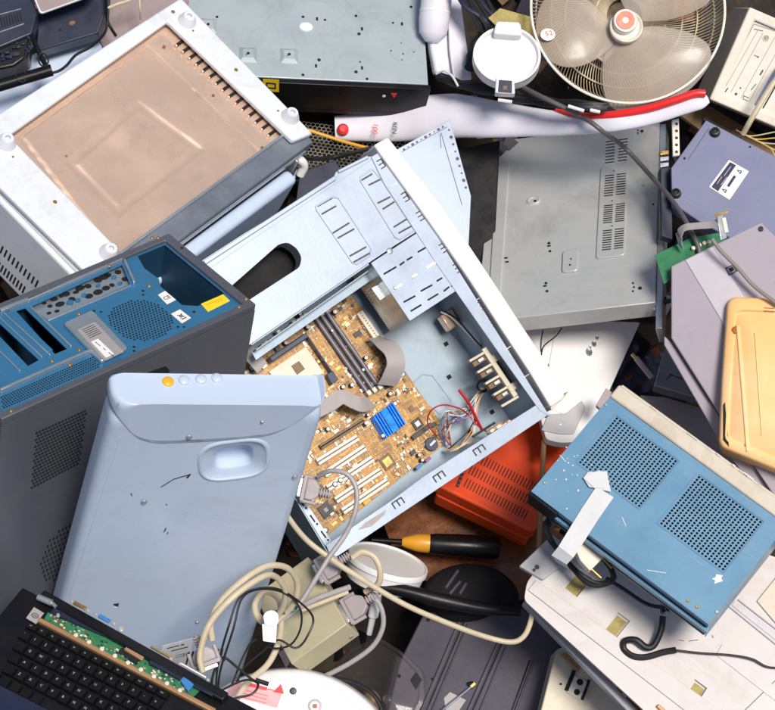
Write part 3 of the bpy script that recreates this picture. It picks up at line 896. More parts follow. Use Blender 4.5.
# ================================================================== open computer case with motherboard
def open_case():
    fr, (X, Y, Z) = pose('case')
    Z = .150
    t = thing('open_computer_case', fr, 'opened pale blue steel computer case showing an amber motherboard and a cream front bezel', 'computer case')
    zf = -Z
    P = lambda a, b, z=0: fr.p(a, b, z)
    O4, O3, O2, O1 = [Vector(P(*q)) for q in ((332, 560), (548, 415), (383, 151), (172, 293))]
    # floor follows the rim outline
    MB().prism([tuple(O4), tuple(O3), tuple(O2), tuple(O1)], zf - .0015, zf).build('tray', M['caseinner'], t)
    w = MB()

    def wall(a, b, th, z0, z1):
        e = (b - a).normalized(); n_ = Vector((-e.y, e.x)) * th
        w.prism([tuple(a), tuple(b), tuple(b + n_), tuple(a + n_)], z0, z1)
    wall(O4, O3, .0015, zf, -.0015)
    wall(O3, O2, .0015, zf, -.0015)
    wall(O1, O4, .0015, zf, -.0015)
    wall(O2, O1, .0015, zf, -.0015)
    w.build('side_walls', M['caseinner'], t)
    # rim flanges
    f = MB()
    fl = fr.poly([(332, 560), (548, 415), (536, 405), (424, 476), (392, 500), (326, 545)])
    f.prism(fl, -.0014, 0)
    f.build('lower_flange', M['caseblue'], t, bevel=.0006)
    f = MB(); f.prism(fr.poly([(550, 417), (383, 150), (371, 157), (384, 184), (437, 265), (500, 355), (539, 410)]), -.0014, .0012); f.build('front_flange', M['caseblue'], t, bevel=.0006)
    # raised joints on the front flange
    f = MB()
    for a, b in (((397, 183), (387, 189)), ((505, 350), (514, 344)), ((523, 378), (532, 372)), ((441, 252), (449, 247)), ((476, 300), (485, 295))):
        line_box(f, fr, a, b, .0006, .001, .0022, 0)
    f.build('flange_seams', M['zinc'], t)
    # E shaped punch marks
    d = MB()

    def emark(px, py, dx, dy, s=5.0):
        d = MB()
        l = math.hypot(dx, dy); dx, dy = dx / l, dy / l; nx, ny = dy, -dx
        c = lambda u, v: (px + dx * u * s + nx * v * s, py + dy * u * s + ny * v * s)
        line_box(d, fr, c(-1, .55), c(1, .55), .0010, 0, .0016)
        for u in (-1, 0, 1): line_box(d, fr, c(u, -.65), c(u, .6), .0009, 0, .0016)
        d.build('punched_mark', M['ink'], t)
    for px, py in ((479, 450), (439, 476.5), (398, 503)): emark(px, py, 216, -145, 5.5)
    for px, py in ((381, 164), (405, 197), (420, 216), (443, 248), (457, 268), (482, 305), (493, 322)): emark(px, py, 163, 262, 4.3)
    # rear wall strip with slot cut-outs
    r_ = MB(); r_.prism(fr.poly([(290, 489), (332, 558), (339, 552), (299, 492)], -.02), -.022, -.018); r_.build('rear_strip', M['caseblue'], t, bevel=.0005)
    d = MB()
    for k in range(3):
        line_box(d, fr, (299 + k * 11, 499 + k * 16), (304 + k * 11, 506 + k * 16), .0012, -.018, -.0172, -.018)
        x, y = fr.p(306 + k * 11, 508 + k * 16, -.018); d.cyl(x, y, -.018, -.0172, .0018, .0018, 8)
    d.build('rear_slots', M['void'], t)
    # cover sheet over the drive bays
    hole = fr.poly([(228, 289), (279, 244), (288, 242), (297, 248), (302, 257), (300, 267), (246, 302), (236, 302)])
    hole = smooth_poly(hole, .006, 4)
    sheet = fr.poly([(168, 296), (200, 262), (245, 233), (307, 195), (333, 180), (336, 172), (366, 157), (373, 156), (430, 232), (422, 229), (394, 246), (370, 262), (249, 345), (220, 366)])
    MB().prism(sheet, -.0030, -.0016, [hole]).build('bay_cover', M['caseblue'], t)
    k = MB(); line_box(k, fr, (204, 263), (335, 178), .0034, -.0015, .004, 0); line_box(k, fr, (338, 172), (368, 157), .0026, -.0015, .003, 0)
    k.build('sheet_fold', M['caseblue'], t, bevel=.001)
    k = MB(); line_box(k, fr, (251, 345), (369, 264), .0014, -.010, -.0005, -.001); line_box(k, fr, (256, 350), (371, 269), .0012, -.05, -.03, -.03)
    k.build('sheet_hem', M['caseinner'], t, bevel=.0006)
    k = MB(); k.prism(fr.poly([(252, 352), (373, 268), (377, 276), (256, 360)], -.05), -.052, -.050); k.build('inner_ledge', M['caseinner'], t)
    # duct behind the oval opening
    k = MB(); n_ = len(hole); vs = [(x, y, -.003) for x, y in hole] + [(x, y, -.035) for x, y in hole]
    k.add(vs, [(i, (i + 1) % n_, n_ + (i + 1) % n_, n_ + i) for i in range(n_)]); k.build('opening_lip', M['zinc'], t)
    k = MB(); c0 = fr.poly([(200, 320), (290, 225), (330, 260), (250, 330)], -.06); k.prism(c0, -.062, -.060); k.build('bay_dark_sheet', M['void'], t)  # black sheet added below the opening, its colour standing in for shade
    # pressed fields and slots on the cover
    g = MB()
    for q in ([(315, 206), (332, 196), (338, 197), (372, 250), (371, 256), (357, 265), (352, 263), (316, 210)],
              [(360, 176), (372, 168), (420, 226), (418, 229), (400, 240), (395, 238), (360, 181)]):
        o = [Vector(v) for v in fr.poly(q)]; c = sum(o, Vector((0, 0))) / len(o)
        i_ = [tuple(c + (v - c) * .955) for v in o]
        g.prism([tuple(v) for v in o], -.0017, -.0002, [i_])
    g.build('pressed_border', M['caseblue'], t, bevel=.0006)
    d = MB()
    for a, b in (((318, 206), (332, 198)), ((322, 214), (336, 206)), ((333, 233), (349, 223)), ((338, 238), (354, 229)), ((350, 256), (366, 247)), ((354, 262), (370, 253)),
                 ((362, 180), (372, 174)), ((369, 185), (383, 178)), ((378, 203), (390, 197)), ((383, 209), (394, 202)), ((394, 227), (410, 217)), ((399, 233), (415, 224))):
        line_box(d, fr, a, b, .0014, -.002, -.0008, -.001, True)
    d.build('cover_slots', M['chip'], t)
    # drive cage
    cg = MB(); top = fr.poly([(371, 263), (423, 229), (462, 287), (410, 321)])
    cg.prism(top, -.0017, -.0004)
    e1 = [Vector(v) for v in top]
    e1 = sorted(e1, key=lambda v: v.x)
    cg.build('cage_top', M['caseblue'], t, bevel=.0005)
    cg = MB(); w4 = [Vector(v) for v in fr.poly([(371, 263), (423, 229), (462, 287), (410, 321)])]
    for i in range(4):
        a, b = w4[i], w4[(i + 1) % 4]; c = (w4[0] + w4[2]) / 2
        ia, ib = c + (a - c) * .985, c + (b - c) * .985
        if i in (0, 2, 3, 1): cg.prism([tuple(ia), tuple(ib), tuple(ib + (c - ib) * .02), tuple(ia + (c - ia) * .02)], -.105, -.002)
    cg.build('drive_cage', M['zinc'], t)
    d = MB()
    for a, b in (((384, 274), (396, 267)), ((400, 265), (404, 262)), ((407, 260), (412, 257)), ((418, 252), (425, 248)), ((404, 302), (415, 296)), ((421, 291), (432, 285)), ((437, 281), (442, 278)), ((411, 311), (421, 305)), ((428, 300), (438, 294)), ((444, 291), (449, 287))):
        line_box(d, fr, a, b, .0014, -.0005, .0004, 0, True)
    line_box(d, fr, (395, 246), (422, 229), .0011, -.0016, .0002, 0)
    for px, py in ((426, 247), (446, 276), (452, 286)):
        x, y = fr.p(px, py); d.cyl(x, y, -.001, .0005, .0018, .0018, 8)
    d.prism(fr.poly([(443, 266), (449, 262), (454, 269), (448, 274)]), -.001, .0003)
    d.build('cage_slots', M['void'], t)
    k = MB()
    for a, b in (((396, 288), (402, 284)), ((410, 278), (417, 274)), ((426, 268), (436, 262))): line_box(k, fr, a, b, .0022, -.0005, .0006, 0)
    k.build('bright_slots', M['inkwhite'], t)
    s_ = MB()
    for px, py in ((390, 251),): x, y = fr.p(px, py); screw(s_, x, y, -.0012, .0045)
    for px, py in ((395, 288), (412, 277)): x, y = fr.p(px, py); screw(s_, x, y, 0, .0025)
    s_.build('screws', M['zinc'], t)
    # metal clip with connector at the cage
    k = MB(); k.prism(fr.poly([(371, 288), (384, 281), (392, 293), (380, 301)], -.03), -.045, -.03); k.build('connector_shell', M['zinc'], t, bevel=.001)
    k = MB()
    for i in range(5): line_box(k, fr, (366 + i * 2, 291 + i * 2.7), (372 + i * 2, 287 + i * 2.7), .0011, -.04, -.032, -.03)
    k.build('connector_pins', M['chip'], t)
    # bezel
    bz = fr.poly([(374, 145), (388, 137), (416, 172), (443, 207), (466, 240), (500, 291), (524, 328), (546, 361), (565, 394), (563, 399), (551, 407), (530, 372), (503, 331), (470, 280), (443, 241), (421, 210)], .010)
    MB().prism(bz, -.10, .010).build('front_bezel', M['bezel'], t, bevel=.003, seg=3)
    bz = fr.poly([(551, 407), (565, 395), (569, 391), (567, 395), (552, 410)], .006)
    MB().prism(bz, -.06, .004).build('broken_bezel_edge', M['cream'], t, bevel=.001)
    # square holes and pressed plate in the tray
    d = MB()
    for px, py in ((446, 344), (449, 377), (492, 412), (391, 320), (470, 432)):
        x, y = fr.p(px, py, zf); d.box(x - .004, x + .004, y - .0035, y + .0035, zf - .001, zf + .0006)
    d.build('tray_holes', M['void'], t)
    g = MB(); o = [Vector(v) for v in fr.poly([(407, 388), (422, 374), (432, 375), (452, 402), (440, 415)], zf)]; c = sum(o, Vector((0, 0))) / 5
    g.prism([tuple(v) for v in o], zf, zf + .0014, [[tuple(c + (v - c) * .93) for v in o]]); g.build('pressed_plate', M['caseinner'], t, bevel=.0005)
    motherboard(fr, t, zf)
    inside(fr, t, zf)


def motherboard(fr, t, zf):
    zb = zf + .012
    B = [Vector(v) for v in fr.poly([(325, 537), (452, 438), (346, 287), (219, 386)], zb)]
    b = MB().prism([tuple(v) for v in B], zb - .0018, zb).build('motherboard', M['pcb'], t)
    o = B[0]; u = (B[1] - B[0]); v = (B[3] - B[0]); U = u.length; V = v.length; ue = u / U; ve = v / V

    def bar(name, p, q, w, h, m, inset=None, mk=True, z=0):
        mb = MB(); line_box(mb, fr, p, q, w, zb + z, zb + z + h, zb)
        r = mb.build(name, M[m], b, bevel=.0005)
        if inset:
            mb = MB(); line_box(mb, fr, p, q, inset[0], zb + h, zb + h + .0005, zb); mb.build('contact_groove', M[inset[1]], r)
        return r
    for p, q in (((316, 463), (356, 438)), ((323, 475), (363.5, 448)), ((326, 489), (371, 459)), ((334, 501), (379, 471)), ((341, 512), (386, 481.5))):
        bar('pci_slot', p, q, .0056, .011, 'ivorylight', (.0012, 'brownpart'))
    bar('graphics_slot', (319, 448), (362, 421), .0042, .011, 'brownpart', (.001, 'void'))
    for p, q in (((315, 320), (365, 392)), ((320.5, 317), (370.5, 389)), ((326, 314), (376, 386))):
        s = bar('memory_slot', p, q, .0036, .010, 'navy', (.0009, 'connector'))
        e = MB(); line_box(e, fr, (p[0] - 3, p[1] - 4.2), p, .0036, zb, zb + .016, zb); line_box(e, fr, q, (q[0] + 3, q[1] + 4.2), .0036, zb, zb + .016, zb)
        e.build('latch', M['ivory'], s, bevel=.0008)
    # heatsink
    H4 = [Vector(x) for x in fr.poly([(369.5, 418.5), (390, 404), (403, 425), (382.5, 440)], zb)]
    hs = MB().prism([tuple(x) for x in H4], zb, zb + .006).build('heatsink', M['heatsink'], b)
    f = MB(); 
    for k in range(9):
        if 3 <= k <= 5: continue
        a = H4[0].lerp(H4[1], (k + .5) / 9); c = H4[3].lerp(H4[2], (k + .5) / 9); n_ = (H4[1] - H4[0]).normalized() * .0012
        f.prism([tuple(a - n_), tuple(c - n_), tuple(c + n_), tuple(a + n_)], zb + .006, zb + .020)
    f.build('fins', M['heatsink'], hs)
    f = MB(); a, c = H4[0].lerp(H4[1], .5), H4[3].lerp(H4[2], .5); n_ = (H4[1] - H4[0]) * .15
    f.prism([tuple(a - n_), tuple(c - n_), tuple(c + n_), tuple(a + n_)], zb + .006, zb + .0195); f.build('centre_bar', M['heatsink'], hs)
    text('ASUS', .0095, fr, (386, 421.7), (391.8, 431.6), zb + .0196, M['inkblue'], hs)
    for px, py in ((392, 405), (380, 437)):
        x, y = fr.p(px, py, zb); MB().cyl(x, y, zb, zb + .018, .003, .0028, 12).build('push_pin', M['inkwhite'], hs)
    # processor socket
    sk = MB().prism([tuple(x) for x in fr.poly([(268, 372), (305, 347), (323, 373), (287, 398)], zb)], zb, zb + .005).build('processor_socket', M['ivory'], b, bevel=.0008)
    ho = MB(); ho.prism(fr.poly([(291, 366), (299, 361), (305, 369), (297, 375)], zb + .005), zb + .0048, zb + .0056); ho.build('socket_centre', M['brownpart'], sk)
    fmb = MB()
    line_box(fmb, fr, (267, 362), (304, 337), .0045, zb, zb + .024, zb)
    fmb.build('cooler_frame', M['navy'], b, bevel=.0015)
    fmb = MB(); line_box(fmb, fr, (304, 336), (331, 376), .0014, zb, zb + .016, zb); fmb.prism(fr.poly([(324, 376), (330, 372), (336, 381), (329, 386)], zb), zb, zb + .016); fmb.build('cooler_bracket', M['navy'], b, bevel=.001)
    # ports along the left edge
    pm = MB()
    rnd = random.Random(3)
    for k in range(16):
        px = 246 + k * 3.9 + rnd.uniform(-1, 1); py = 356 - k * 2.65 + rnd.uniform(-2, 3)
        x, y = fr.p(px, py, zb); pm.box(x - .0035, x + .0035, y - .0035, y + .0035, zb, zb + rnd.uniform(.004, .014))
    pm.build('port_blocks', M['solder'], b, bevel=.0006)
    for px, py, r_ in ((303, 322, 3), (306, 328, 3), (333, 313, 3), (298, 315, 2.6), (364, 359, 2.6), (350, 386, 2.6), (341, 388, 2.6), (364, 424, 2.6), (388, 395, 2.4), (333, 485, 3), (338.5, 481, 3), (326, 430, 2.6), (366, 416, 2), (417, 456, 2.2), (420, 461, 2.2), (258, 357, 2.4), (284, 344, 2.6), (361, 371, 2), (330, 332, 1.8)):
        x, y = fr.p(px, py, zb)
        c = MB().lathe(x, y, [(r_ * PX, zb), (r_ * PX, zb + .012), (r_ * PX * .85, zb + .013)], 16).build('capacitor', M['chip'], b)
        MB().cyl(x, y, zb + .0128, zb + .0134, r_ * PX * .74, r_ * PX * .74, 14).build('capacitor_top', M['inkwhite'], c)
    for px, py, a, c_, m, h in ((387, 462, 7.2, 7.2, 'brownpart', .003), (325.5, 510, 7.2, 7.2, 'chip', .003), (417, 424, 5.5, 5.5, 'chip', .004), (337, 333, 4.4, 2.6, 'chip', .002), (374, 339, 3.2, 2.4, 'chip', .002), (357, 334, 4.6, 2.8, 'chip', .003), (407, 391, 2.6, 1.8, 'chip', .002), (344, 301, 2.6, 2, 'chip', .003), (332, 306, 2, 2, 'chip', .003), (340, 309, 2, 2, 'chip', .003), (411, 409, 3, 3, 'brownpart', .002), (433, 425, 3, 2.2, 'chip', .006), (418, 467, 4, 1.8, 'wblue', .007), (427, 460, 3.6, 1.6, 'wviolet', .007), (412, 453, 3.4, 2, 'navy', .007), (366, 502, 4.6, 2, 'orange', .007), (374, 488, 3, 3, 'connector', .007), (286, 331, 3, 2.6, 'navy', .012), (293, 326, 2.2, 2.2, 'chip', .010), (276, 349, 3, 2.5, 'navy', .012), (340, 388, 2.6, 2.6, 'paper', .004), (371, 344, 2.4, 2.4, 'paper', .004), (297, 322, 2.6, 2.6, 'ivory', .010), (263, 366, 3, 3, 'paper', .007)):
        x, y = fr.p(px, py, zb); q = Vector((x, y)); A = ue * a * PX; Cc = ve * c_ * PX
        nm = 'chip' if m in ('chip', 'brownpart') else 'header_block'
        k = MB().prism([tuple(q - A - Cc), tuple(q + A - Cc), tuple(q + A + Cc), tuple(q - A + Cc)], zb, zb + h).build(nm, M[m], b, bevel=.0004)
        if a > 7 or (px, py) == (417, 424):
            s = .5 if a < 6 else (.62 if m == 'brownpart' else .3)
            MB().prism([tuple(q - (A + Cc) * s), tuple(q + (A - Cc) * s), tuple(q + (A + Cc) * s), tuple(q - (A - Cc) * s)], zb + h, zb + h + .0004).build('chip_mark', M['paper' if m == 'chip' and a < 6 else ('gold' if m == 'brownpart' else 'connector')], k)
    bar('drive_connector', (411, 439), (430, 425), .004, .010, 'chip')
    bar('drive_connector', (375, 322 + 18), (388, 360), .004, .010, 'navy')
    x, y = fr.p(430.5, 444.5, zb)
    MB().lathe(x, y, [(.0115, zb), (.0115, zb + .005), (.0105, zb + .006)], 24).build('coin_battery', M['navy'], b)
    tx = MB(); line_box(tx, fr, (429, 446), (434, 441), .0018, zb + .006, zb + .0066, zb); tx.build('battery_print', M['paper'], b)
    q = MB(); line_box(q, fr, (358, 313), (375, 338), .0062, zb, zb + .010, zb); pc = q.build('power_connector', M['ivory'], b, bevel=.0006)
    q = MB()
    for i in range(10):
        for s in (-1, 1):
            px = 359 + 15.5 * i / 9 + s * 1.7; py = 314.5 + 22.5 * i / 9 - s * 1.2
            x, y = fr.p(px, py, zb + .01); q.box(x - .0011, x + .0011, y - .0011, y + .0011, zb + .0098, zb + .0104)
    q.build('pin_holes', M['brownpart'], pc)
    text('ASUS', .014, fr, (361, 466), (372, 457.5), zb + .0003, M['inkwhite'], b, ext=.0001)
    text('CE', .007, fr, (337, 442), (347, 435), zb + .0003, M['inkwhite'], b, ext=.0001)
    # small surface parts: resistors, small chips, pin rows
    mbs = {'solder': MB(), 'chip': MB(), 'brownpart': MB(), 'ivory': MB(), 'gold': MB()}
    avoid = [((315, 316), (372, 390), 16), ((319, 470), (383, 470), 0)]
    zones = [((.0, 1.0, .0, 1.0), 900)]
    pix = lambda a, c: o + u * a + v * c
    for k in range(1150):
        a, c = rnd.uniform(.02, .98), rnd.uniform(.02, .98)
        # clusters
        if noise.noise(Vector((a * 9, c * 9, 1.3))) < -.02: continue
        p = pix(a, c); s = rnd.choice((.0009, .0012, .0016, .0022)); l = s * rnd.choice((1, 1.8, 2.2))
        if rnd.random() < .5: s, l = l, s
        m = rnd.choice(('solder', 'solder', 'chip', 'brownpart', 'ivory', 'ivory', 'gold'))
        A = ue * l; Cc = ve * s
        mbs[m].prism([tuple(p - A - Cc), tuple(p + A - Cc), tuple(p + A + Cc), tuple(p - A + Cc)], zb, zb + rnd.uniform(.0008, .0035))
    # pin header rows at lower right edge
    for r_ in range(9):
        for i in range(14):
            p = pix(.62 + .33 * i / 14, .035 + .012 * r_)
            if rnd.random() < .35: continue
            mbs['gold' if rnd.random() < .5 else 'ivory'].box(p.x - .0007, p.x + .0007, p.y - .0007, p.y + .0007, zb, zb + .004)
    for i in range(3):
        pass
    for m, mb in mbs.items(): 
        q = mb.build('surface_parts', M[m], b); q['kind'] = 'stuff'
    s_ = MB()
    for px, py in ((344, 292), (403, 374), (303, 322 - 6), (447, 436), (326, 530)):
        x, y = fr.p(px, py, zb); screw(s_, x, y, zb, .0042)
    s_.build('board_screws', M['zinc'], b)


def inside(fr, t, zf):
    L = lambda px, py, z: Vector((*fr.p(px, py, z), z))
    # ribbon cables
    def rib(name, pts, w, up=(0, 0, 1)):
        MB().ribbon(catmull([L(*p) for p in pts], 8), w, .0009, up).build(name, M['ribbon'], t, ang=60)
    rib('ribbon_cable', [(376, 338, -.125), (384, 343, -.105), (393, 352, -.09), (396, 364, -.088), (392, 376, -.10), (387, 385, -.115)], .018, (.25, -.1, 1))
    rib('ribbon_cable', [(314, 412, -.10), (330, 404, -.095), (342, 397, -.090), (354, 402, -.095), (363, 405, -.10), (370, 401, -.115)], .013, (.05, .35, 1))
    rib('ribbon_cable', [(262, 368, -.10), (252, 356, -.09), (247, 350, -.085)], .012)
    # cream front port bracket
    k = MB(); z = -.030
    line_box(k, fr, (484, 348), (516, 396), .0045, z - .01, z, z)
    for i in range(5):
        a = (470 + i * 8.0, 361 + i * 11.3); line_box(k, fr, a, (a[0] + 17, a[1] - 10), .0022, z - .012, z - .001, z)
    line_box(k, fr, (492, 360), (506, 351), .006, z - .008, z + .001, z); line_box(k, fr, (509, 389), (524, 380), .006, z - .008, z + .001, z)
    k.build('port_bracket', M['cream'], t, bevel=.0008)
    k = MB()
    for i in range(4):
        a = (474 + i * 8.0, 364.5 + i * 11.3); line_box(k, fr, a, (a[0] + 13, a[1] - 8), .0045, z - .022, z - .008, z - .004)
    k.build('port_blocks', M['brownpart'], t, bevel=.001)
    k = MB()
    for i in range(4):
        a = (478 + i * 8.0, 361.5 + i * 11.3); line_box(k, fr, a, (a[0] + 5, a[1] - 3), .0028, z - .008, z - .003, z - .006)
    k.build('port_shells', M['zinc'], t, bevel=.0006)
    d = MB(); d.prism(fr.poly([(497, 362), (511, 353), (528, 378), (513, 388)], -.035), -.060, -.058); d.build('front_opening', M['void'], t)
    # loose wires
    rnd = random.Random(11)
    cols = ['wwhite', 'wwhite', 'wred', 'wblack', 'wblue', 'wwhite', 'wyellow', 'wteal', 'wwhite', 'worange', 'wviolet', 'wwhite', 'wwhite', 'cgrey']
    for i, c in enumerate(cols):
        j = lambda s=3: rnd.uniform(-s, s)
        pts = [(447 + j(4), 441 + j(5), -.13), (444 + j(7), 428 + j(7), -.115), (450 + j(6), 416 + j(8), -.09 + j(1) * .02), (462 + j(4), 414 + j(6), -.09), (473 + j(3), 404 + j(4), -.10), (480 + j(2), 392 + j(3), -.10), (486, 388, -.10)]
        if i % 3 == 0: pts = [(446 + j(2), 448 + j(3), -.13), (458 + j(6), 447 + j(4), -.10), (470 + j(3), 436 + j(5), -.095), (474 + j(2), 420 + j(4), -.10), (478 + j(2), 400 + j(3), -.10), (486, 389, -.10)]
        MB().tube(catmull([L(*p) for p in pts], 6), .0011, 6).build('wire', M[c], t)
    MB().tube(catmull([L(*p) for p in ((437, 436, -.12), (428, 425, -.1), (430, 412, -.08), (442, 405, -.07), (458, 408, -.075), (468, 414, -.09), (476, 424, -.09), (490, 434, -.12))], 8), .0013, 6).build('wire', M['wred'], t)
    MB().tube(catmull([L(*p) for p in ((459, 390, -.07), (468, 402, -.075), (476, 418, -.09), (482, 430, -.1))], 8), .0028, 6).build('sleeved_wire', M['wred'], t)
    MB().tube(catmull([L(*p) for p in ((441, 312, -.10), (452, 318, -.09), (466, 332, -.08), (478, 346, -.08), (484, 352, -.09))], 8), .0014, 6).build('wire', M['wwhite'], t)
    MB().tube(catmull([L(*p) for p in ((445, 311, -.10), (458, 320, -.09), (470, 334, -.08), (480, 345, -.08), (486, 350, -.09))], 8), .0012, 6).build('wire', M['wblack'], t)
    # grommet ring
    c = L(483, 386, -.085); ring = [c + Vector((.010 * math.cos(a), .009 * math.sin(a), .002 * math.sin(a * 2))) for a in [2 * math.pi * i / 20 for i in range(21)]]
    MB().tube(ring, .002, 8).build('cable_ring', M['black'], t)
    k = MB(); line_box(k, fr, (472, 437), (494, 423), .0018, -.06, -.054, -.06); k.build('black_rod', M['black'], t)
    k = MB()
    for q in ((491, 431, .008), (498, 427, .010), (504, 425, .007), (508, 422, .006)):
        x, y = fr.p(q[0], q[1], -.012); k.lathe(x, y, [(q[2], -.016), (q[2], -.010), (q[2] * .5, -.006)], 10, 1, .6)
    k.build('copper_scrap', M['copper'], t)
    k = MB(); k.prism(fr.poly([(358, 530), (366, 522), (386, 510), (385, 514), (372, 526)], .0002), .0002, .0008); k.build('scraped_patch', M['connector'], t)
    k = MB(); k.prism(fr.poly([(440, 316), (452, 307), (461, 323), (450, 331)], -.10), -.12, -.10); k.build('speaker_block', M['copper'], t, bevel=.003)


open_case()


# ================================================================== tall pale blue housing
def housing():
    fr, (X, Y, Z) = pose('housing')
    t = thing('rounded_appliance', fr, 'pale blue plastic appliance with an oval handle recess and four round buttons on top', 'appliance')
    # rounded slab from stacked outlines (front face at z = 0)
    face = fr.poly([(112, 414), (326, 410), (236, 700), (34, 700)])
    cen = sum((Vector(v) for v in face), Vector((0, 0))) / 4

    def loop(inset, z, rad=.03):
        P = [Vector(v) for v in face]; out = []
        for i, p in enumerate(P):
            a = (P[i - 1] - p).normalized(); b = (P[(i + 1) % 4] - p).normalized()
            s = abs(a.cross(b)); out.append(tuple(p + (a + b) * (inset / s)))
        return [(x, y, z) for x, y in smooth_poly(out, rad, 8)]
    D = .049
    ls = [loop(.02, -D, .02), loop(0.003, -D, .028), loop(0, -D + .004, .03), loop(0, -.016), loop(.0015, -.009), loop(.005, -.0035), loop(.010, -.0008), loop(.016, 0), loop(.018, 0)]
    mb = MB(); n = len(ls[0]); vs = [p for l in ls for p in l]; fs = []
    for k in range(len(ls) - 1):
        for i in range(n): fs.append((k * n + i, k * n + (i + 1) % n, (k + 1) * n + (i + 1) % n, (k + 1) * n + i))
    fs.append(tuple((len(ls) - 1) * n + i for i in range(n))); fs.append(tuple(range(n - 1, -1, -1)))
    body = mb.add(vs, fs).build('body', M['housing'], t, ang=50)
    # handle recess cut into the face
    c = Vector(fr.p(234, 460)); u = (Vector(fr.p(262, 456.5)) - c).normalized()
    ang = math.atan2(u.y, u.x)
    cm = MB(); cm.M = Matrix.Translation((c.x, c.y, 0)) @ Matrix.Rotation(ang, 4, 'Z')
    cm.lathe(0, 0, [(.30, -.022), (.7, -.020), (.9, -.012), (1, .0), (1.02, .01)], 40, .040, .026)
    cm.add([], [])
    # close the cutter bottom
    cut_mb = MB(); cut_mb.M = cm.M
    prof = [(.05, -.030), (.46, -.0295), (.56, -.026), (.61, -.012), (.64, -.0060), (.72, -.0038), (.92, -.0022), (1, 0), (1.03, .012)]
    vs = []; NS = 56
    for r_, z in prof:
        for i in range(NS):
            a = 2 * math.pi * i / NS; ca, sa = math.cos(a), math.sin(a)
            vs.append((r_ * .043 * math.copysign(abs(ca) ** .62, ca), r_ * .042 * math.copysign(abs(sa) ** .62, sa), z))
    fs = [(k * NS + i, k * NS + (i + 1) % NS, (k + 1) * NS + (i + 1) % NS, (k + 1) * NS + i) for k in range(len(prof) - 1) for i in range(NS)]
    fs += [tuple(range(NS - 1, -1, -1)), tuple((len(prof) - 1) * NS + i for i in range(NS))]
    cut_mb.add(vs, fs)
    cut(body, cut_mb)
    rg = MB(); rg.M = cm.M
    N_ = 48; vs = []; fs = []
    for k, (r_, z) in enumerate(((.0, -.0006), (.0012, .0018), (.004, .0022), (.007, .0008), (.0085, -.0004))):
        for i in range(N_):
            a = 2 * math.pi * i / N_; ca, sa = math.cos(a), math.sin(a)
            ex = .0435 * math.copysign(abs(ca) ** .62, ca); ey = .0425 * math.copysign(abs(sa) ** .62, sa)
            l = math.hypot(ca, sa); vs.append((ex + ca * r_, ey + sa * r_, z))
    for k in range(4):
        for i in range(N_): fs.append((k * N_ + i, k * N_ + (i + 1) % N_, (k + 1) * N_ + (i + 1) % N_, (k + 1) * N_ + i))
    rg.add(vs, fs).build('handle_rim', M['housing'], t, ang=60)
    # cap along the top
    yt = max(v[1] for v in face); ye = yt - .004; dt = .012
    low = fr.poly([(110, 414), (122, 426), (145, 432), (218, 430), (285, 425), (311, 416), (330, 403)], .002)
    xl, xr = low[0][0], low[-1][0]
    base_ = low + [(xr + .001, ye + dt), (xl + .001, ye + dt)]
    C = Vector(((xl + xr) / 2, ye))

    def cl(inset, z):
        P = []
        for k, (x, y) in enumerate(base_):
            if k >= len(low): P.append((C.x + (x - C.x) * (1 - inset / ((xr - xl) / 2)), y + inset * .12))
            else:
                u_ = (x - C.x) / ((xr - xl) / 2)
                P.append((x - inset * u_, y - inset * 1.0))
        r_ = [.004, .02, .03, .05, .04, .02, .006, .036, .036]
        return [(x, y, z) for x, y in smooth_poly(P, r_, 7)]
    ls = [cl(.008, -.052), cl(.002, -.050), cl(0, -.045), cl(0, -.032)]
    for k in range(1, 10):
        q = k / 9 * math.pi / 2
        ls.append(cl(.022 * (1 - math.cos(q)), -.032 + .0333 * math.sin(q)))
    ls += [cl(.026, .0013), cl(.028, .0013)]
    n = min(len(l) for l in ls); vs = [p for l in ls for p in l[:n]]; fs = []
    for k in range(len(ls) - 1):
        for i in range(n): fs.append((k * n + i, k * n + (i + 1) % n, (k + 1) * n + (i + 1) % n, (k + 1) * n + i))
    fs.append(tuple((len(ls) - 1) * n + i for i in range(n))); fs.append(tuple(range(n - 1, -1, -1)))
    MB().add(vs, fs).build('top_cap', M['housecap'], t, ang=60)
    # buttons on the top
    yb = ye + dt
    sf = side(fr, (0, yb, 0), (1, 0, 0), (0, 0, -1))
    for i, (px, py) in enumerate(((168, 382), (184, 380.5), (201, 379.5), (217, 378.5))):
        q = sf.hit(px, py, 2, 0)
        MB().lathe(q.x, q.y, [(.0082, -.0015), (.0078, .002), (.0060, .0036), (.003, .0044)], 20).build('button', M['orange' if i == 0 else 'housecap'], t, sf.m)
        if i == 0: t.children[-1]['label'] = 'orange button'
    s_ = MB()
    for px, py, r_ in ((189, 435.5, .0036), (144, 501, .0036), (295, 476, .0034), (118, 402, .0012), (262, 420, .002), (197, 621, .002)):
        x, y = fr.p(px, py); screw(s_, x, y, .0015 if py > 436 else .0025, r_, .002)
    s_.build('screws', M['zinc'], t)
    d = MB()
    line_box(d, fr, (161, 487), (174, 479), .0007, 0, .0004); line_box(d, fr, (174, 479), (188, 475), .0009, 0, .0004); line_box(d, fr, (187, 478), (190, 474), .0016, 0, .0004)
    line_box(d, fr, (164, 532), (166, 528), .0008, 0, .0004); line_box(d, fr, (167, 534), (168, 532), .0006, 0, .0004); line_box(d, fr, (131, 493), (132, 496), .0006, 0, .0004); line_box(d, fr, (166, 504), (167, 505), .0006, 0, .0004)
    d.prism(fr.poly([(113, 604), (119, 603), (118, 607), (115, 606)]), 0, .0004)
    d.build('scuff_marks', M['ink'], t)
